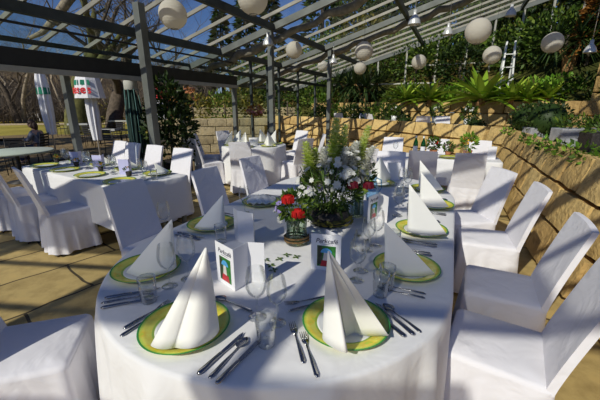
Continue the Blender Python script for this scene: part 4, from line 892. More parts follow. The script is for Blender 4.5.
# ------------------------------------------------------------------ terrace, planters, greenery
def polar_tab(path, k=0):
    at, L = resample(smooth_path(path)); tab = []
    for i in range(200):
        p, t = at(L * i / 199); tab.append((math.degrees(math.atan2(p.x, p.y)), p.length))
    return sorted(tab)
TL, TU = polar_tab(LOW), polar_tab(UP)
def behind(tab, az, k): r = lerp(tab, az) + k; a = math.radians(az); return r * math.sin(a), r * math.cos(a)
GT = 'white chairs on the upper terrace'
for az, k, lb in ((7.2, 1.3, 'small white chair on the terrace above the flower spikes'), (10.6, 1.25, 'small white chair on the terrace right of the back post'), (12.9, 1.2, 'small white chair on the terrace left of the dark round bush'), (20.1, 1.0, 'left one of two white chairs on the terrace under the agaves'), (23.3, 1.0, 'right one of two white chairs on the terrace under the agaves')):
    x, y = behind(TL, az, k); ch(x, y, math.cos(az), math.sin(az), lb, GT, .3)
for az, k, lb in ((8.9, 1.85, 'small white table on the terrace, leftmost'), (15.4, 1.3, 'small white flowered table on the terrace behind the tall spikes'), (21.7, 1.7, 'small white table on the terrace under the agaves'), (26.3, 1.1, 'small table with flowers on the terrace right of the white chairs')):
    x, y = behind(TL, az, k); t = thing('terrace_table', lb, 'table', (x, y, .3), .4, 'small tables on the terrace'); b = MB(); b.box((0, 0, .735), (.6, .6, .03)); b.build('tabletop', 'white_paint', t, smooth=False)
    for sx in (-1, 1):
        for sy in (-1, 1): b = MB(); b.tube([(sx * .26, sy * .26, 0), (sx * .26, sy * .26, .72)], .016, 6); b.build('leg', 'white_paint', t)
    pot(x + .05, y, 1.051, 'pot of white blossoms on the ' + lb.replace('small ', '').replace(' the terrace', ' terrace'), 'mid_leaf', 'white_petal', 1.5, int(az), 'plate_white', 14, group='flower pots on the terrace tables')
for az, k, r, z, lb, pm in ((17.2, .7, .24, .75, 'dark clipped round bush in a pot below the left agaves', 'grey_planter'), (27.6, .9, .22, .8, 'small dark clipped round bush under the big agave', 'grey_planter'), (34.0, 2.6, .26, 1.02, 'left one of two dark clipped balls on the terrace at right', 'grey_planter'), (36.4, 2.8, .32, .98, 'right and larger of two dark clipped balls on the terrace', 'grey_planter')):
    x, y = behind(TL, az, k); t = thing('topiary_ball', lb, 'bush', (x, y, .3), 0, 'clipped round bushes'); b = MB(); b.box((0, 0, (z - .3) / 2), (.38, .38, z - .3), bev=.01); b.build('planter', pm, t, smooth=False)
    rnd = random.Random(int(az)); b = MB(); b.ball((0, 0, z - .3 + r * .95), r * .9, 12); leaves(b, (0, 0, z - .3 + r * .95), (r, r, r), 420, .06, .035, rnd, .1, .1); b.build('crown', 'dark_leaf', t)
for az, k, d, lb, m_ in ((37.0, 3.0, (.75, .3, .18), 'low grey planter box behind the wall plants', 'grey_planter'), (40.0, 2.5, (.55, .3, .24), 'pale grey planter box standing on the bed at right', 'grey_planter'), (42.6, 2.4, (.4, .3, .22), 'wicker planter at the right edge above the wall', 'wicker')):
    x, y = behind(TL, az, k); t = thing('planter_box', lb, 'planter', (x, y, .99), -math.radians(az) + .5, 'planters above the low wall'); b = MB(); b.box((0, 0, d[2] / 2), d, bev=.012); b.build('box', m_, t, smooth=False)
    rnd = random.Random(int(az)); b = MB(); leaves(b, (0, 0, d[2] + .06), (d[0] * .5, d[1] * .6, .09), 160, .08, .03, rnd, .6); b.build('foliage', 'mid_leaf', t)
rnd = random.Random(77)
for i, (az, s) in enumerate([(32.0, .2), (34.6, .2), (36.0, .26), (37.4, .28), (38.6, .3), (39.8, .34), (41.0, .36), (42.2, .36), (43.4, .36)]):
    x, y = behind(TL, az, 1.0); s *= .6; b = MB()
    for k in range(20):
        t = rnd.random() * 2 * PI; b.blade((0, 0, .02), (math.cos(t), math.sin(t), rnd.uniform(.25, 1.1)), s * rnd.uniform(.7, 1.3), s * .16, .55, 4)
    leaves(b, (0, 0, .05), (s * .8, s * .8, s * .4), 40, .06, .03, rnd, .4)
    tag(b.build('fern', ['bright_leaf', 'mid_leaf'][i % 2], loc=(x, y, 1.02)), 'green fern spilling over the top of the right-hand sandstone wall', 'fern', 'ferns along the wall top')
def agave(x, y, z, s, n, label, mat='agave_leaf', seed=0, w=.16):
    rnd = random.Random(seed); b = MB()
    for k in range(n):
        t = k * 2.399; q = k / n; el = -.05 + 1.2 * q; d = Vector((math.cos(t) * math.cos(el), math.sin(t) * math.cos(el), math.sin(el)))
        b.blade((0, 0, .06), d, s * (.75 + .35 * math.sin(PI * min(1, q + .25))) * rnd.uniform(.9, 1.1), s * w, .28 * (1 - q), 5)
    t = thing('agave', label, 'agave', (x, y, z), 0, 'agaves on the upper wall'); b.build('leaves', mat, t); c = MB(); c.tube([(0, 0, -.1), (0, 0, .12)], [.09 * s, .06 * s], 8); c.build('stem', 'palm_bark', t); return t
for az, k, s, n, lb in ((17.4, .12, 1.05, 26, 'left one of the bright agave pair above the wall'), (20.8, .1, 1.05, 26, 'right one of the bright agave pair above the wall'), (28.0, .1, 1.38, 28, 'biggest bright agave in the middle right, above the wall'), (31.8, .1, .85, 24, 'small bright agave right of the biggest one'), (33.6, .1, .75, 22, 'small bright agave drooping over the wall at right'), (23.8, .7, .55, 24, 'dusty small agave between the pair and the big one'), (36.0, .4, .7, 26, 'low wide agave left of the sandstone pillar')):
    x, y = behind(TU, az, k); agave(x, y, 1.62, s, n, lb, seed=int(az * 10), w=.2)
def yucca(x, y, z, h, heads, s, label, seed=0, mat='yucca_leaf', lean=0.0):
    rnd = random.Random(seed); t = thing('yucca_palm', label, 'palm', (x, y, z), 0, 'yucca palms on the slope'); b = MB(); f = MB(); tops = []
    for i in range(heads):
        a_ = 2 * PI * i / heads + .4; q = Vector((math.cos(a_) * s * .45 * (heads > 1), math.sin(a_) * s * .3 * (heads > 1), h * rnd.uniform(.75, 1.05))); b.tube([(0, 0, -.3), (q.x * .3, q.y * .3, q.z * .5), tuple(q)], [.11, .09, .07], 8); tops.append(q)
    for q in tops:
        for k in range(90):
            u = rnd.random(); ph = k * 2.399; el = -0.9 + 2.3 * u; d = Vector((math.cos(ph) * math.cos(el), math.sin(ph) * math.cos(el), math.sin(el))); f.blade(q, d, s * rnd.uniform(.7, 1.05), s * .055, .25, 3, .1)
    b.build('trunk', 'palm_bark', t); f.build('crown', mat, t); return t
for az, k, h, heads, s, lb in ((8.2, .8, 1.1, 3, 1.25, 'dark yucca with several heads right of the back post'), (10.8, .6, 1.0, 3, 1.15, 'second dark yucca with a tan trunk, right of the back post'), (37.5, 2.4, .8, 3, 1.0, 'dark palm behind the rightmost lantern'), (42.5, 2.8, 1.6, 3, 1.0, 'tall dark palm at the upper right corner'), (5.8, 1.0, 1.2, 1, .6, 'single-headed dark yucca just behind the back post')):
    x, y = behind(TU, az, k); yucca(x, y, 1.45 if k < 1.5 else terrain_z(x, y), h, heads, s, lb, int(az * 7))
def shrub(x, y, z, rx, rz_h, label, mat, n=420, L=.22, seed=0, name='shrub', cat='shrub', group=None, w=.45, stem='bark', flat=1.0):
    rnd = random.Random(seed); t = thing(name, label, cat, (x, y, z), 0, group); b = MB()
    for _ in range(3): leaves(b, (rnd.uniform(-.3, .3) * rx, rnd.uniform(-.3, .3) * rx, rz_h * (.5 + rnd.uniform(-.12, .16))), (rx * .85, rx * .85 * flat, rz_h * .48), n // 3, L, L * w, rnd, .25, .3)
    b.build('foliage', mat, t); c = MB(); c.tube([(0, 0, -.2), (0, 0, rz_h * .6)], [.07, .03], 6); c.build('stem', stem, t); return t
def conifer(x, y, z, h, r, label, mat, seed=0, group=None, n=900, L=.45):
    rnd = random.Random(seed); t = thing('conifer', label, 'tree', (x, y, z), 0, group); b = MB()
    for k in range(n):
        q = rnd.random() ** .8; zz = h * (.12 + .88 * q); rr = r * (1 - q) ** .8 * (.5 + .5 * rnd.random()) + .05; ph = rnd.random() * 2 * PI
        b.leaf((rr * math.cos(ph), rr * math.sin(ph), zz), (math.cos(ph), math.sin(ph), rnd.uniform(-.7, .5)), L * rnd.uniform(.6, 1.2), L * .3, (rnd.gauss(0, 1), rnd.gauss(0, 1), 1), .3)
    b.build('foliage', mat, t); c = MB(); c.tube([(0, 0, -.5), (0, 0, h * .97)], [.03 * h, .01], 7); c.build('trunk', 'bark', t); return t
x, y = behind(TU, 39.2, 2.6); conifer(x, y, terrain_z(x, y), 2.0, .38, 'rust-brown conifer behind the rightmost lantern', 'rust_leaf', 3, n=1100, L=.2)
# greenery on the slope: each bush its own
rnd = random.Random(123)
KINDS_ = [('mid_leaf', 'mid-green'), ('dark_leaf', 'dark green'), ('olive_leaf', 'ochre-green'), ('bright_leaf', 'bright green'), ('rust_leaf', 'rusty brown')]
spots = []
for az in range(4, 48, 3): spots.append((az + rnd.uniform(-1, 1), rnd.uniform(.7, 1.3), rnd.choice([0, 1, 1, 3, 0]), rnd.uniform(.45, .7), 0))
for az in range(2, 48, 4): spots.append((az + rnd.uniform(-1.5, 1.5), rnd.uniform(2.4, 3.6), rnd.choice([0, 1, 1, 0, 1]), rnd.uniform(.8, 1.15), 1))
for az in range(-2, 50, 4): spots.append((az + rnd.uniform(-1.5, 1.5), rnd.uniform(5.5, 8), rnd.choice([0, 1, 2, 1, 1]), rnd.uniform(1.2, 1.8), 2))
for az in range(-6, 50, 5): spots.append((az + rnd.uniform(-1.5, 1.5), rnd.uniform(11, 15), rnd.choice([0, 1, 2, 1, 1]), rnd.uniform(1.8, 2.7), 3))
for i, (az, k, c, r, row) in enumerate(spots):
    x, y = behind(TU, az, k); mt, nm = KINDS_[c]; h = r * rnd.uniform(1.2, 1.9) * (1.0 if row else .8)
    z = terrain_z(x, y) if k > 1.4 else 1.45
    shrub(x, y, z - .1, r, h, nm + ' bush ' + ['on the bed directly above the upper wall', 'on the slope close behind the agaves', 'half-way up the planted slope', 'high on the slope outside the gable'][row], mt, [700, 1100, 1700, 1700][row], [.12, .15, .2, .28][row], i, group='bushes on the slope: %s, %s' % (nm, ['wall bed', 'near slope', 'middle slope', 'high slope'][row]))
for i, (az, r, h, w) in enumerate([(-8.5, 34, 9.5, 1.3), (-4.6, 34, 9.0, 1.3), (-12.5, 36, 8.0, 1.4), (3.5, 30, 10.5, 2.0), (9.5, 30, 9.5, 2.2), (16, 28, 12.5, 2.4), (22, 29, 13.5, 2.6), (28, 27, 14, 2.6), (34, 26, 14, 2.6), (40, 25, 14, 2.6), (46, 24, 14, 2.6)]):
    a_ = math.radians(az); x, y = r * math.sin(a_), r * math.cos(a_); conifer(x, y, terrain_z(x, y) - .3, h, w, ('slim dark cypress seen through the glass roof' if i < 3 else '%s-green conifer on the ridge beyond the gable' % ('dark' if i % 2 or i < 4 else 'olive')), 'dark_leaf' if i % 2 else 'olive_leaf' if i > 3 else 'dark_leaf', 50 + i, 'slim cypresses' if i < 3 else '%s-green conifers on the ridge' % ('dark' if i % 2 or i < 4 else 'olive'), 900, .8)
rnd = random.Random(64)
for i, (az, k, r, h, mt, nm) in enumerate([(3.5, 1.5, .5, 1.1, 'dark_leaf', 'dark'), (6.0, 1.7, .55, 1.2, 'mid_leaf', 'green'), (8.6, 1.6, .5, 1.15, 'dark_leaf', 'dark'), (11.4, 1.7, .55, 1.15, 'dark_leaf', 'dark'), (13.6, 1.6, .55, 1.2, 'mid_leaf', 'green'), (15.6, 1.7, .55, 1.25, 'dark_leaf', 'dark')]):
    x, y = behind(TL, az, k); shrub(x, y, .28, r, h, nm + ' leafy bush on the terrace before the upper wall, %s' % ['leftmost', 'second from left', 'third from left', 'fourth from left', 'fifth from left', 'rightmost'][i], mt, 800, .12, 600 + i)
# sandstone pillar at the far right, stepladder by the gable
b = MB(); rp = random.Random(8); z = 1.5; x, y = behind(TU, 42.4, .55)
for k in range(5): rough_block(b, (0, 0, k * .34 + .17), (.52, .46, .335), rp.uniform(-.05, .05), rp)
o = b.build('stone_pillar', 'sandstone', angle=45, loc=(x, y, 1.45)); tag(o, 'golden sandstone pillar standing at the right edge above the walls', 'pillar')
x, y = behind(TU, 30.6, 1.1); t = thing('stepladder', 'white A-frame stepladder standing behind the agaves', 'stepladder', (x, y, 1.5), -.4)
for sx in (-1, 1):
    for sy in (-1, 1): b = MB(); b.beam((sx * .10, 0, 1.75), (sx * .16 + sy * 0, sy * .45, 0), .04, .05); b.build('leg', 'white_paint', t, smooth=False)
for k in range(4): b = MB(); q = (k + 1) / 5; b.box((0, -.45 * (1 - q), 1.75 * q), (.28, .09, .025)); b.build('step', 'white_paint', t, smooth=False)

# tall shrub in a dark pot by the left post, hanging flower basket by the door
t = thing('potted_shrub', 'tall leafy evergreen in a dark square pot beside the left post', 'potted shrub', (-2.42, 6.2, 0)); b = MB(); b.box((0, 0, .25), (.55, .55, .5), bev=.02); b.build('pot', 'wicker', t, smooth=False)
rnd = random.Random(5); b = MB()
for zc, r_ in ((.75, .42), (1.15, .45), (1.45, .38), (1.68, .24)): leaves(b, (0, 0, zc), (r_, r_, .34), 420, .12, .05, rnd, .3, .3)
b.build('foliage', 'dark_leaf', t); b = MB(); b.tube([(0, 0, .45), (.02, 0, 1.6)], [.04, .015], 7); b.build('stem', 'bark', t)
x, y = W(-4.9, 7.75); t = thing('flower_basket', 'pink flower basket hanging beside the garden door', 'flower basket', (x, y, 1.32)); rnd = random.Random(6)
b = MB(); b.lathe([(.0005, -.08), (.09, -.06), (.15, .04), (.14, .04), (.0005, .02)], 16); b.build('basket', 'twine', t); b = MB(); leaves(b, (0, 0, .06), (.22, .22, .12), 200, .07, .035, rnd, .1); b.build('foliage', 'rust_leaf', t); tufts((0, 0, .07), (.24, .24, .13), 40, .035, 'pink_petal', t, 'blossom', 3)
b = MB(); b.tube([(0, 0, .02), (0, 0, .98)], .005, 5); b.build('hanging_wire', 'black_steel', t)

# ================================================================== THE GARDEN OUTSIDE
def bare_tree(x, y, z, h, r, label, mat='bark', seed=0, group=None, depth=5, forks=3, lean=(0, 0), tw=True, spread=.55):
    rnd = random.Random(seed); t = thing('bare_tree', label, 'tree', (x, y, z), 0, group); tr, br, tg = MB(), MB(), MB()
    def grow(p, d, L, r_, lv):
        pts = [p]; q = p.copy(); dd = d.copy(); n = 4
        for i in range(n): dd = (dd + Vector((rnd.gauss(0, .13), rnd.gauss(0, .13), rnd.gauss(.03, .08)))).normalized(); q = q + dd * (L / n); pts.append(q.copy())
        rs = [r_ * (1 - .4 * i / n) for i in range(n + 1)]
        (tr if lv == 0 else br if lv < 3 else tg).tube(pts, rs, 10 if lv == 0 else 6 if lv < 3 else 3, cap=False)
        if lv >= depth: return
        for k in range(forks + (lv > 1)):
            i = rnd.choice([2, 3, 4]) if k else 4; az = rnd.random() * 6.28; s = Vector((math.cos(az), math.sin(az), rnd.uniform(-.15, .7)))
            grow(pts[i], (dd * (1 - spread) + s * spread).normalized(), L * rnd.uniform(.6, .85), rs[i] * rnd.uniform(.45, .68), lv + 1)
    grow(Vector((0, 0, -.3)), Vector((lean[0], lean[1], 1)).normalized(), h * .42, r, 0)
    tr.build('trunk', mat, t); br.build('branches', mat, t); tag(tg.build('twigs', 'twig', t), kind='stuff'); return t
T1 = bare_tree(-14.6, 21.9, GZ, 13, .85, 'thick mossy bare tree left of the flared parasol', 'moss_bark', 3, depth=5)
bare_tree(-13.7, 24.4, GZ, 14, .62, 'thick dark bare tree right of the flared parasol', 'bark', 8, depth=5)
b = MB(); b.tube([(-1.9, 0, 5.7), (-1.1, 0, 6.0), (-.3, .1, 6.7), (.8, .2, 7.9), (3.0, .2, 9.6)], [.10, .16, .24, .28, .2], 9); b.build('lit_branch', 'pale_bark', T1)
bare_tree(-28.5, 34, GZ, 11, .3, 'thin leaning bare tree left of the first white parasol', 'bark', 15, lean=(-.2, 0))
bare_tree(-9.0, 24.0, GZ, 10, .22, 'slim bare tree seen between the left posts', 'bark', 22, depth=4)
for i, (az, r) in enumerate([(-44, 47), (-41.5, 52), (-39.5, 45), (-37, 55), (-34.5, 48), (-32.5, 55), (-46.5, 50), (-29.5, 46), (-27, 50), (-24, 42), (-43, 60), (-36, 62), (-48, 44)]):
    a_ = math.radians(az); x, y = r * math.sin(a_), r * math.cos(a_); bare_tree(x, y, terrain_z(x, y), 9 + (i * 37 % 5), .22, 'bare grey tree in the woodland beyond the stone arches', 'pale_bark' if i % 3 else 'bark', 30 + i, 'bare trees in the far woodland', depth=5, forks=3)
for x_, y_, h_, r_, lb in ((-15.5, 3.5, 13, 3.2, 'nearest'), (-19.5, 8.0, 13, 3.4, 'second')): conifer(x_, y_, GZ, h_, r_, 'unseen dark conifer added to cast shade from left of the frame, %s' % lb, 'dark_leaf', int(h_ + y_), None, 2200, .6)  # out-of-frame trees added to shade the garden
# brushwood on the woodland slope
b = MB(); rnd = random.Random(9)
for k in range(2600):
    a_ = math.radians(rnd.uniform(-52, -14)); r = rnd.uniform(44, 66) if a_ < math.radians(-27) else rnd.uniform(30, 58); x, y = r * math.sin(a_), r * math.cos(a_); z = terrain_z(x, y); h = rnd.uniform(1.2, 4.2); dx, dy = rnd.gauss(0, .3), rnd.gauss(0, .3)
    b.tube([(x, y, z), (x + dx, y + dy, z + h * .5), (x + dx * 3, y + dy * 3, z + h)], [.05, .035, .01], 3, cap=False)
    for j in range(3): b.tube([(x + dx, y + dy, z + h * (.3 + .2 * j)), (x + dx + rnd.gauss(0, .8), y + dy + rnd.gauss(0, .8), z + h * (.6 + .2 * j))], [.025, .008], 3, cap=False)
tag(b.build('brushwood', 'twig'), 'grey-brown leafless brushwood covering the woodland slope at left', 'brushwood', kind='stuff')
# stone arcade
t = thing('stone_arcade', 'low stone arcade of round arches at the far left of the garden', 'arcade', (-46.5, 54, GZ))
for k in range(7):
    x0 = -4.6 + 1.42 * k; f = MB(); n = 12; r_ = .5; vs = []
    arc = [(x0 + .71 + r_ * math.cos(PI - PI * i / n), 1.15 + r_ * math.sin(PI * i / n)) for i in range(n + 1)]
    outer = [(x0, 0), (x0, 2.0), (x0 + 1.42, 2.0), (x0 + 1.42, 0)]; loop = [outer[0], outer[1], outer[2], outer[3], (arc[-1][0], 0)] + arc[::-1] + [(arc[0][0], 0)]
    m_ = len(loop); f.add([(p[0], -.25, p[1]) for p in loop] + [(p[0], .25, p[1]) for p in loop], [tuple(range(m_)), tuple(range(2 * m_ - 1, m_ - 1, -1))] + [(i, i + m_, (i + 1) % m_ + m_, (i + 1) % m_) for i in range(m_)]); f.build('arch', 'pale_stone', t, smooth=False)
def outdoor_table(x, y, w, d, label, mat='outdoor_top', rz=.2):
    t = thing('garden_table', label, 'table', (x, y, GZ), rz, 'garden tables'); b = MB(); b.box((0, 0, .735), (w, d, .03), bev=.006); b.build('tabletop', mat, t, smooth=False); f = MB(); f.box((0, 0, .70), (w + .02, d + .02, .10)); f.build('cloth_edge', mat, t, smooth=False)
    for sx in (-1, 1):
        for sy in (-1, 1): b = MB(); b.tube([(sx * (w / 2 - .06), sy * (d / 2 - .06), 0), (sx * (w / 2 - .06), sy * (d / 2 - .06), .70)], .018, 6); b.build('leg', 'black_steel', t)
    return t
outdoor_table(-13.0, 19.8, 1.05, .9, 'pale-topped garden table before the mossy tree trunk'); outdoor_table(-9.0, 15.4, 1.05, .95, 'nearest pale-topped garden table behind the left chairs'); outdoor_table(-12.7, 23.7, 1.4, .9, 'far pale-topped garden table right of the parasols'); outdoor_table(-9.2, 10.1, 1.0, .9, 'dark garden table where the person sits at the far left', 'dark_steel')
b = MB(); b.lathe([(.0005, .0), (.72, .0), (.735, -.012), (.735, -.045), (.715, -.05), (.0005, -.05)], 48); t = thing('round_table', 'pale green round table cut off at the left edge outside', 'table', (-6.7, 7.7, GZ)); o = b.build('tabletop', 'green_cloth', t, loc=(0, 0, .75)); c = MB(); c.lathe([(.3, 0), (.3, .02), (.04, .05), (.04, .72)], 16); c.build('pedestal', 'black_steel', t)
gc = thing('garden_chair', 'x', 'chair')
b = MB(); b.box((0, 0, .445), (.44, .42, .02), bev=.005); b.build('seat', 'black_steel', gc, smooth=False)
b = MB()
for k in range(5): b.box((0, -.22 - .012 * k, .56 + .085 * k), (.42, .014, .055))
b.build('backrest', 'black_steel', gc, smooth=False)
for sx in (-1, 1):
    b = MB(); b.tube([(sx * .21, .19, 0), (sx * .21, .18, .45), (sx * .21, .16, .64), (sx * .21, -.2, .65)], .012, 6); b.build('leg', 'black_steel', gc)
    b = MB(); b.tube([(sx * .21, -.24, 0), (sx * .21, -.20, .45), (sx * .21, -.28, .95)], .012, 6); b.build('leg', 'black_steel', gc)
for x, y, fx, fy, lb in ((-13.9, 19.5, 1, .2, 'left of the table before the mossy trunk'), (-12.0, 19.6, -1, .1, 'right of the table before the mossy trunk'), (-9.9, 15.2, 1, .1, 'left of the nearest garden table'), (-8.1, 15.6, -1, 0, 'right of the nearest garden table'), (-9.1, 14.5, 0, 1, 'in front of the nearest garden table'), (-8.9, 16.3, 0, -1, 'behind the nearest garden table'), (-13.7, 23.5, 1, 0, 'left of the far garden table'), (-11.6, 23.8, -1, 0, 'right of the far garden table'), (-8.25, 10.3, -1, -.1, 'under the seated person'), (-10.15, 10.0, 1, .1, 'empty across from the seated person'), (-9.3, 9.2, 0, 1, 'at the near side of the person\'s table'), (-7.6, 8.7, .5, -.8, 'behind the pale green round table'), (-6.9, 12.2, .3, 1, 'with slatted back right of the person')):
    place(gc, (x, y, GZ), face(fx, fy), 'black metal garden chair ' + lb, 'black garden chairs', 'chair')
wb = thing('garden_bench', 'white garden bench far off on the lawn before the arches', 'bench', (-30.5, 38.5, GZ), .1)
b = MB(); b.box((0, 0, .44), (1.6, .45, .05)); b.build('seat', 'white_paint', wb, smooth=False); b = MB()
for k in range(3): b.box((0, .22, .58 + .13 * k), (1.6, .03, .09))
b.build('backrest', 'white_paint', wb, smooth=False)
for sx in (-1, 1): b = MB(); b.box((sx * .72, 0, .21), (.07, .42, .42)); b.build('leg', 'white_paint', wb, smooth=False)
# furled parasols
def furled(x, y, z0, z1, r, label, mats, seed=0, flare=None, polez=GZ):
    rnd = random.Random(seed); t = thing('closed_parasol', label, 'parasol', (x, y, polez)); b = MB(); b.tube([(0, 0, 0), (0, 0, z1 - polez + .12)], .024, 8); b.build('pole', 'lamp_metal', t); b = MB(); b.lathe([(.0005, .07), (.22, .07), (.24, 0), (.0005, 0)], 20); b.build('base', 'black_steel', t)
    n, m = 48, 12; vs = []; b = MB(); ph = rnd.random() * 6
    for j in range(m + 1):
        q = j / m; z = z1 + (z0 - z1) * q - polez; rr = r * (.35 + .65 * min(1, q * 3)) * (1 - .25 * max(0, q - .7) / .3)
        for k in range(n): a_ = 2 * PI * k / n; w = rr * (1 + .28 * math.cos(8 * a_ + ph + q * 2.0)); vs.append((w * math.cos(a_), w * math.sin(a_), z))
    b.add(vs, [(j * n + k, j * n + (k + 1) % n, (j + 1) * n + (k + 1) % n, (j + 1) * n + k) for j in range(m) for k in range(n)]); b.build('canopy', mats[0], t); return t
t = furled(-8.0, 10.7, .62, 2.9, .14, 'furled white parasol with green edge standing at far left', ['parasol_white'], 1)
b = MB(); b.lathe([(.185, 2.1), (.17, 2.3)], 8); b.build('green_trim', 'parasol_green', t)
t = furled(-6.5, 10.6, .45, 2.85, .14, 'half-furled white parasol with green panels and red lettering', ['parasol_white'], 2)
b = MB(); b.lathe([(.42, 1.98), (.34, 2.5), (.12, 3.15)], 8); flr = b.build('valance', 'parasol_white', t, smooth=False, solid=.004); flr.rotation_euler = (0, 0, PI / 8)
for k, (tx, a_) in enumerate((('tes', -PI / 2 - .62), ('es', -PI / 2 + .30))):
    f = MB(); ca, sa = math.cos(a_), math.sin(a_); up = (math.cos(a_), math.sin(a_))
    def onp(u, z): r_ = (.42 - (z - 1.98) * .154) * .93 + .012; return (r_ * ca - u * sa, r_ * sa + u * ca, z)
    f.add([onp(-.13, 2.36), onp(.13, 2.36), onp(.115, 2.50), onp(-.115, 2.50)], [(0, 1, 2, 3)]); f.build('green_panel', 'parasol_green', t, smooth=False, solid=.003)
    cu = bpy.data.curves.new('red_lettering', 'FONT'); cu.body = tx; cu.size = .34; cu.align_x = 'CENTER'; cu.extrude = .001; cu.offset = .008; o = text_mesh('red_lettering', cu, 'parasol_red', t)
    o.location = onp(0, 2.12); o.location.x += ca * .006; o.location.y += sa * .006; o.rotation_euler = (PI / 2 - .15, 0, a_ + PI / 2)
t = furled(-3.12, 6.35, .5, 1.86, .12, 'furled dark green striped parasol beside the left post', ['parasol_dark'], 3)
b = MB(); b.lathe([(.10, 2.31), (.118, 2.30), (.118, 2.06), (.11, 2.05)], 20); b.build('pale_sleeve', 'pale_sleeve', t)
for k in range(8):
    a_ = 2 * PI * k / 8; b = MB(); b.tube([(.150 * math.cos(a_), .150 * math.sin(a_), .9), (.152 * math.cos(a_), .152 * math.sin(a_), 1.5), (.12 * math.cos(a_), .12 * math.sin(a_), 2.06)], .007, 5); b.build('stripe', 'parasol_stripe', t)
t = furled(-5.0, 12.2, .9, 2.25, .16, 'furled white and red parasol peeping above the potted shrub', ['parasol_white'], 5); b = MB(); b.lathe([(.20, 2.0), (.17, 2.2), (.09, 2.45)], 8); b.build('red_trim', 'parasol_red', t)
t = thing('garden_shed', 'small orange-red shed seen beyond the potted shrub', 'shed', (-9.2, 25.5, GZ), .3); b = MB(); b.box((0, 0, 1.1), (2.2, 2, 2.2)); b.build('wall', 'red_roof', t, smooth=False)
b = MB(); b.add([(-1.3, -1.2, 2.2), (1.3, -1.2, 2.2), (1.3, 0, 3.0), (-1.3, 0, 3.0), (-1.3, 1.2, 2.2), (1.3, 1.2, 2.2)], [(0, 1, 2, 3), (3, 2, 5, 4)]); b.build('roof', 'terracotta', t, smooth=False, solid=.05)
rnd = random.Random(45)
for i, (x, y, r_, h, mt, nm) in enumerate([(-4.6, 14.5, .7, 1.2, 'olive_leaf', 'ochre'), (-3.4, 15.3, .8, 1.1, 'mid_leaf', 'green'), (-2.2, 15.6, .6, 1.0, 'olive_leaf', 'yellowish'), (-5.0, 19.5, 1.3, 2.3, 'olive_leaf', 'tall ochre'), (-3.1, 20.2, 1.2, 2.0, 'olive_leaf', 'broad ochre'), (-1.5, 20.8, 1.4, 2.6, 'mid_leaf', 'tall green'), (-6.8, 18.5, 1.1, 2.2, 'dark_leaf', 'tall dark'), (-7.6, 21, 1.4, 2.6, 'rust_leaf', 'rusty'), (-.6, 16.2, .9, 2.0, 'dark_leaf', 'dark upright'), (.7, 14.6, .8, 1.9, 'mid_leaf', 'green upright'), (-6.6, 15.0, .8, 1.6, 'dark_leaf', 'dark low'), (-19, 36, 2.2, 2.6, 'olive_leaf', 'distant ochre'), (-15, 35, 2.4, 2.8, 'olive_leaf', 'distant broad ochre'), (-11, 33, 2.4, 3.2, 'mid_leaf', 'distant green')]):
    shrub(x, y, (.95 if 13.5 < y < 17 and x < -1 and x > -5.2 else terrain_z(x, y)) - .05, r_, h, nm + ' garden bush beyond the open side, %s' % ['in front of the upper garden wall', 'on the garden terrace', 'by the garden wall end', 'behind the upper wall, left', 'behind the upper wall, middle', 'behind the upper wall, right', 'left of the garden walls', 'before the red shed', 'by the far glass corner', 'inside the far glass corner', 'below the garden wall', 'on the far lawn, left', 'on the far lawn, middle', 'on the far lawn, right'][i], mt, 420, .16 if y < 18 else .26, 300 + i)

# ------------------------------------------------------------------ the guest at the garden table
def skin_mesh(name, joints, edges, mat, parent, root=0, sub=2):
    me = bpy.data.meshes.new(name); me.from_pydata([j[0] for j in joints], edges, []); o = bpy.data.objects.new(name, me); COL.objects.link(o); o.parent = parent
    md = o.modifiers.new('skin', 'SKIN'); md.use_smooth_shade = True
    for v, j in zip(me.skin_vertices[0].data, joints): v.radius = (j[1], j[1]) if not isinstance(j[1], tuple) else j[1]; v.use_root = False
    me.skin_vertices[0].data[root].use_root = True; s = o.modifiers.new('sub', 'SUBSURF'); s.levels = s.render_levels = sub
    me.materials.append(MATS[mat]); return o
p = thing('person', 'person with brown hair and grey jacket seated at the far left garden table', 'person', (-8.25, 10.3, GZ), face(-1, -.1))
J = [((0, -.05, .50), .14), ((0, -.08, .70), .135), ((0, -.06, .92), .15), ((0, -.03, 1.04), .075), ((0, .0, 1.12), .05), ((0, .03, 1.19), .075), ((0, .035, 1.27), .07),
     ((.18, -.05, .96), .06), ((.24, .02, .74), .048), ((.14, .26, .76), .036), ((.12, .33, .77), .028), ((-.18, -.05, .96), .06), ((-.25, .05, .74), .048), ((-.12, .28, .76), .036), ((-.10, .35, .77), .028),
     ((.10, .06, .50), .095), ((.12, .42, .50), .07), ((.12, .44, .26), .055), ((.12, .42, .07), .042), ((.13, .55, .04), .035), ((-.10, .06, .50), .095), ((-.12, .42, .50), .07), ((-.12, .44, .26), .055), ((-.12, .42, .07), .042), ((-.13, .55, .04), .035)]
E_ = [(0, 1), (1, 2), (2, 3), (3, 4), (4, 5), (5, 6), (2, 7), (7, 8), (8, 9), (9, 10), (2, 11), (11, 12), (12, 13), (13, 14), (0, 15), (15, 16), (16, 17), (17, 18), (18, 19), (0, 20), (20, 21), (21, 22), (22, 23), (23, 24)]
for side, w in ((1, 10), (-1, 14)):                                # five fingers on each hand
    wx = J[w][0][0]
    for k, (dx, L_) in enumerate(((-.030, .07), (-.011, .085), (.009, .082), (.028, .065), (-.045 * 1, .045))):
        i = len(J); J.append(((wx + dx * side * .7, .03 + J[w][0][1] + L_ * .5, .775), .009)); J.append(((wx + dx * side, .03 + J[w][0][1] + L_, .76), .007)); E_ += [(w, i), (i, i + 1)]
body = skin_mesh('body', J, E_, 'skin', p)
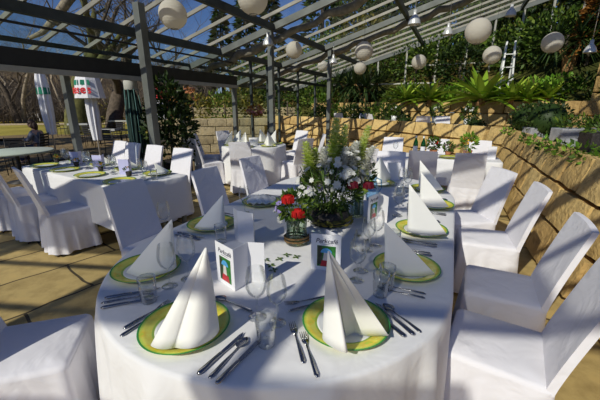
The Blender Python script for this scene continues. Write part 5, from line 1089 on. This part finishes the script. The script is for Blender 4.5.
JK = [((0, -.05, .50), .165), ((0, -.085, .70), .155), ((0, -.06, .92), .17), ((0, -.03, 1.03), .085), ((.19, -.05, .96), .078), ((.245, .02, .74), .064), ((.145, .24, .76), .050), ((-.19, -.05, .96), .078), ((-.255, .05, .74), .064), ((-.125, .26, .76), .050)]
skin_mesh('jacket', JK, [(0, 1), (1, 2), (2, 3), (2, 4), (4, 5), (5, 6), (2, 7), (7, 8), (8, 9)], 'jacket_grey', p)
skin_mesh('trousers', [((0, -.05, .50), .155), ((.10, .06, .50), .11), ((.12, .43, .50), .084), ((.12, .45, .26), .068), ((.12, .43, .09), .058), ((-.10, .06, .50), .11), ((-.12, .43, .50), .084), ((-.12, .45, .26), .068), ((-.12, .43, .09), .058)], [(0, 1), (1, 2), (2, 3), (3, 4), (0, 5), (5, 6), (6, 7), (7, 8)], 'jeans', p)
b = MB(); b.ball((0, .02, 1.25), .098, 16, (1, 1.08, 1.12)); b.ball((0, -.06, 1.15), .085, 14, (1.05, .8, 1.7)); b.ball((.07, -.01, 1.17), .05, 10, (.7, .9, 1.8)); b.ball((-.07, -.01, 1.17), .05, 10, (.7, .9, 1.8)); b.build('hair', 'hair_brown', p)
b = MB(); b.ball((0, .055, 1.20), .078, 16, (.92, 1, 1.25)); b.ball((0, .138, 1.19), .016, 8, (.8, 1, 1.4)); b.ball((.085, .03, 1.2), .02, 8, (.4, .7, 1.2)); b.ball((-.085, .03, 1.2), .02, 8, (.4, .7, 1.2)); b.build('face', 'skin', p)
b = MB(); b.ball((.03, .128, 1.215), .009, 8); b.ball((-.03, .128, 1.215), .009, 8); b.build('eyes', 'ink', p); b = MB(); b.ball((0, .13, 1.148), .012, 8, (1.9, .6, .5)); b.build('mouth', 'red_roof', p)

# ================================================================== LIGHT, SKY, CAMERA
SAZ, SEL = math.radians(38.5), math.radians(37)                     # the sun shines toward this compass angle (from +Y to +X)
d = Vector((math.sin(SAZ) * math.cos(SEL), math.cos(SAZ) * math.cos(SEL), -math.sin(SEL)))
s = bpy.data.lights.new('sun', 'SUN'); s.energy = 4.3; s.angle = math.radians(.55); s.color = (1.0, .93, .80); so = bpy.data.objects.new('sun', s); COL.objects.link(so); so.rotation_euler = d.to_track_quat('-Z', 'Y').to_euler(); so.location = (-20, -25, 30)
w = bpy.data.worlds.new('world'); scene.world = w; w.use_nodes = True; nt = w.node_tree; nt.nodes.clear()
sk = nt.nodes.new('ShaderNodeTexSky'); sk.sky_type = 'NISHITA'; sk.sun_disc = False; sk.sun_elevation = SEL; sk.sun_rotation = SAZ + PI; sk.altitude = 300; sk.air_density = 1.0; sk.dust_density = .6; sk.ozone_density = 2.5
bg = nt.nodes.new('ShaderNodeBackground'); bg.inputs['Strength'].default_value = .06; ou = nt.nodes.new('ShaderNodeOutputWorld'); tn = nt.nodes.new('ShaderNodeMix'); tn.data_type = 'RGBA'; tn.blend_type = 'MULTIPLY'; tn.inputs[0].default_value = 1.0; tn.inputs[7].default_value = (.74, .90, 1.32, 1); nt.links.new(sk.outputs[0], tn.inputs[6]); nt.links.new(tn.outputs[2], bg.inputs[0]); nt.links.new(bg.outputs[0], ou.inputs[0])
cd = bpy.data.cameras.new('camera'); co = bpy.data.objects.new('camera', cd); COL.objects.link(co); co.location = (0, 0, 1.54); co.rotation_euler = (math.radians(90 - 16.3), 0, 0); cd.sensor_width = 36; cd.lens = 326 / 600 * 36; cd.clip_start = .05; cd.clip_end = 400
scene.camera = co
vs_ = scene.view_settings; vs_.view_transform = 'Standard'; vs_.look = 'None'; vs_.gamma = 1.0; vs_.use_curve_mapping = False; vs_.exposure = -0.18
scene.cycles.transparent_max_bounces = 32; scene.cycles.max_bounces = 8
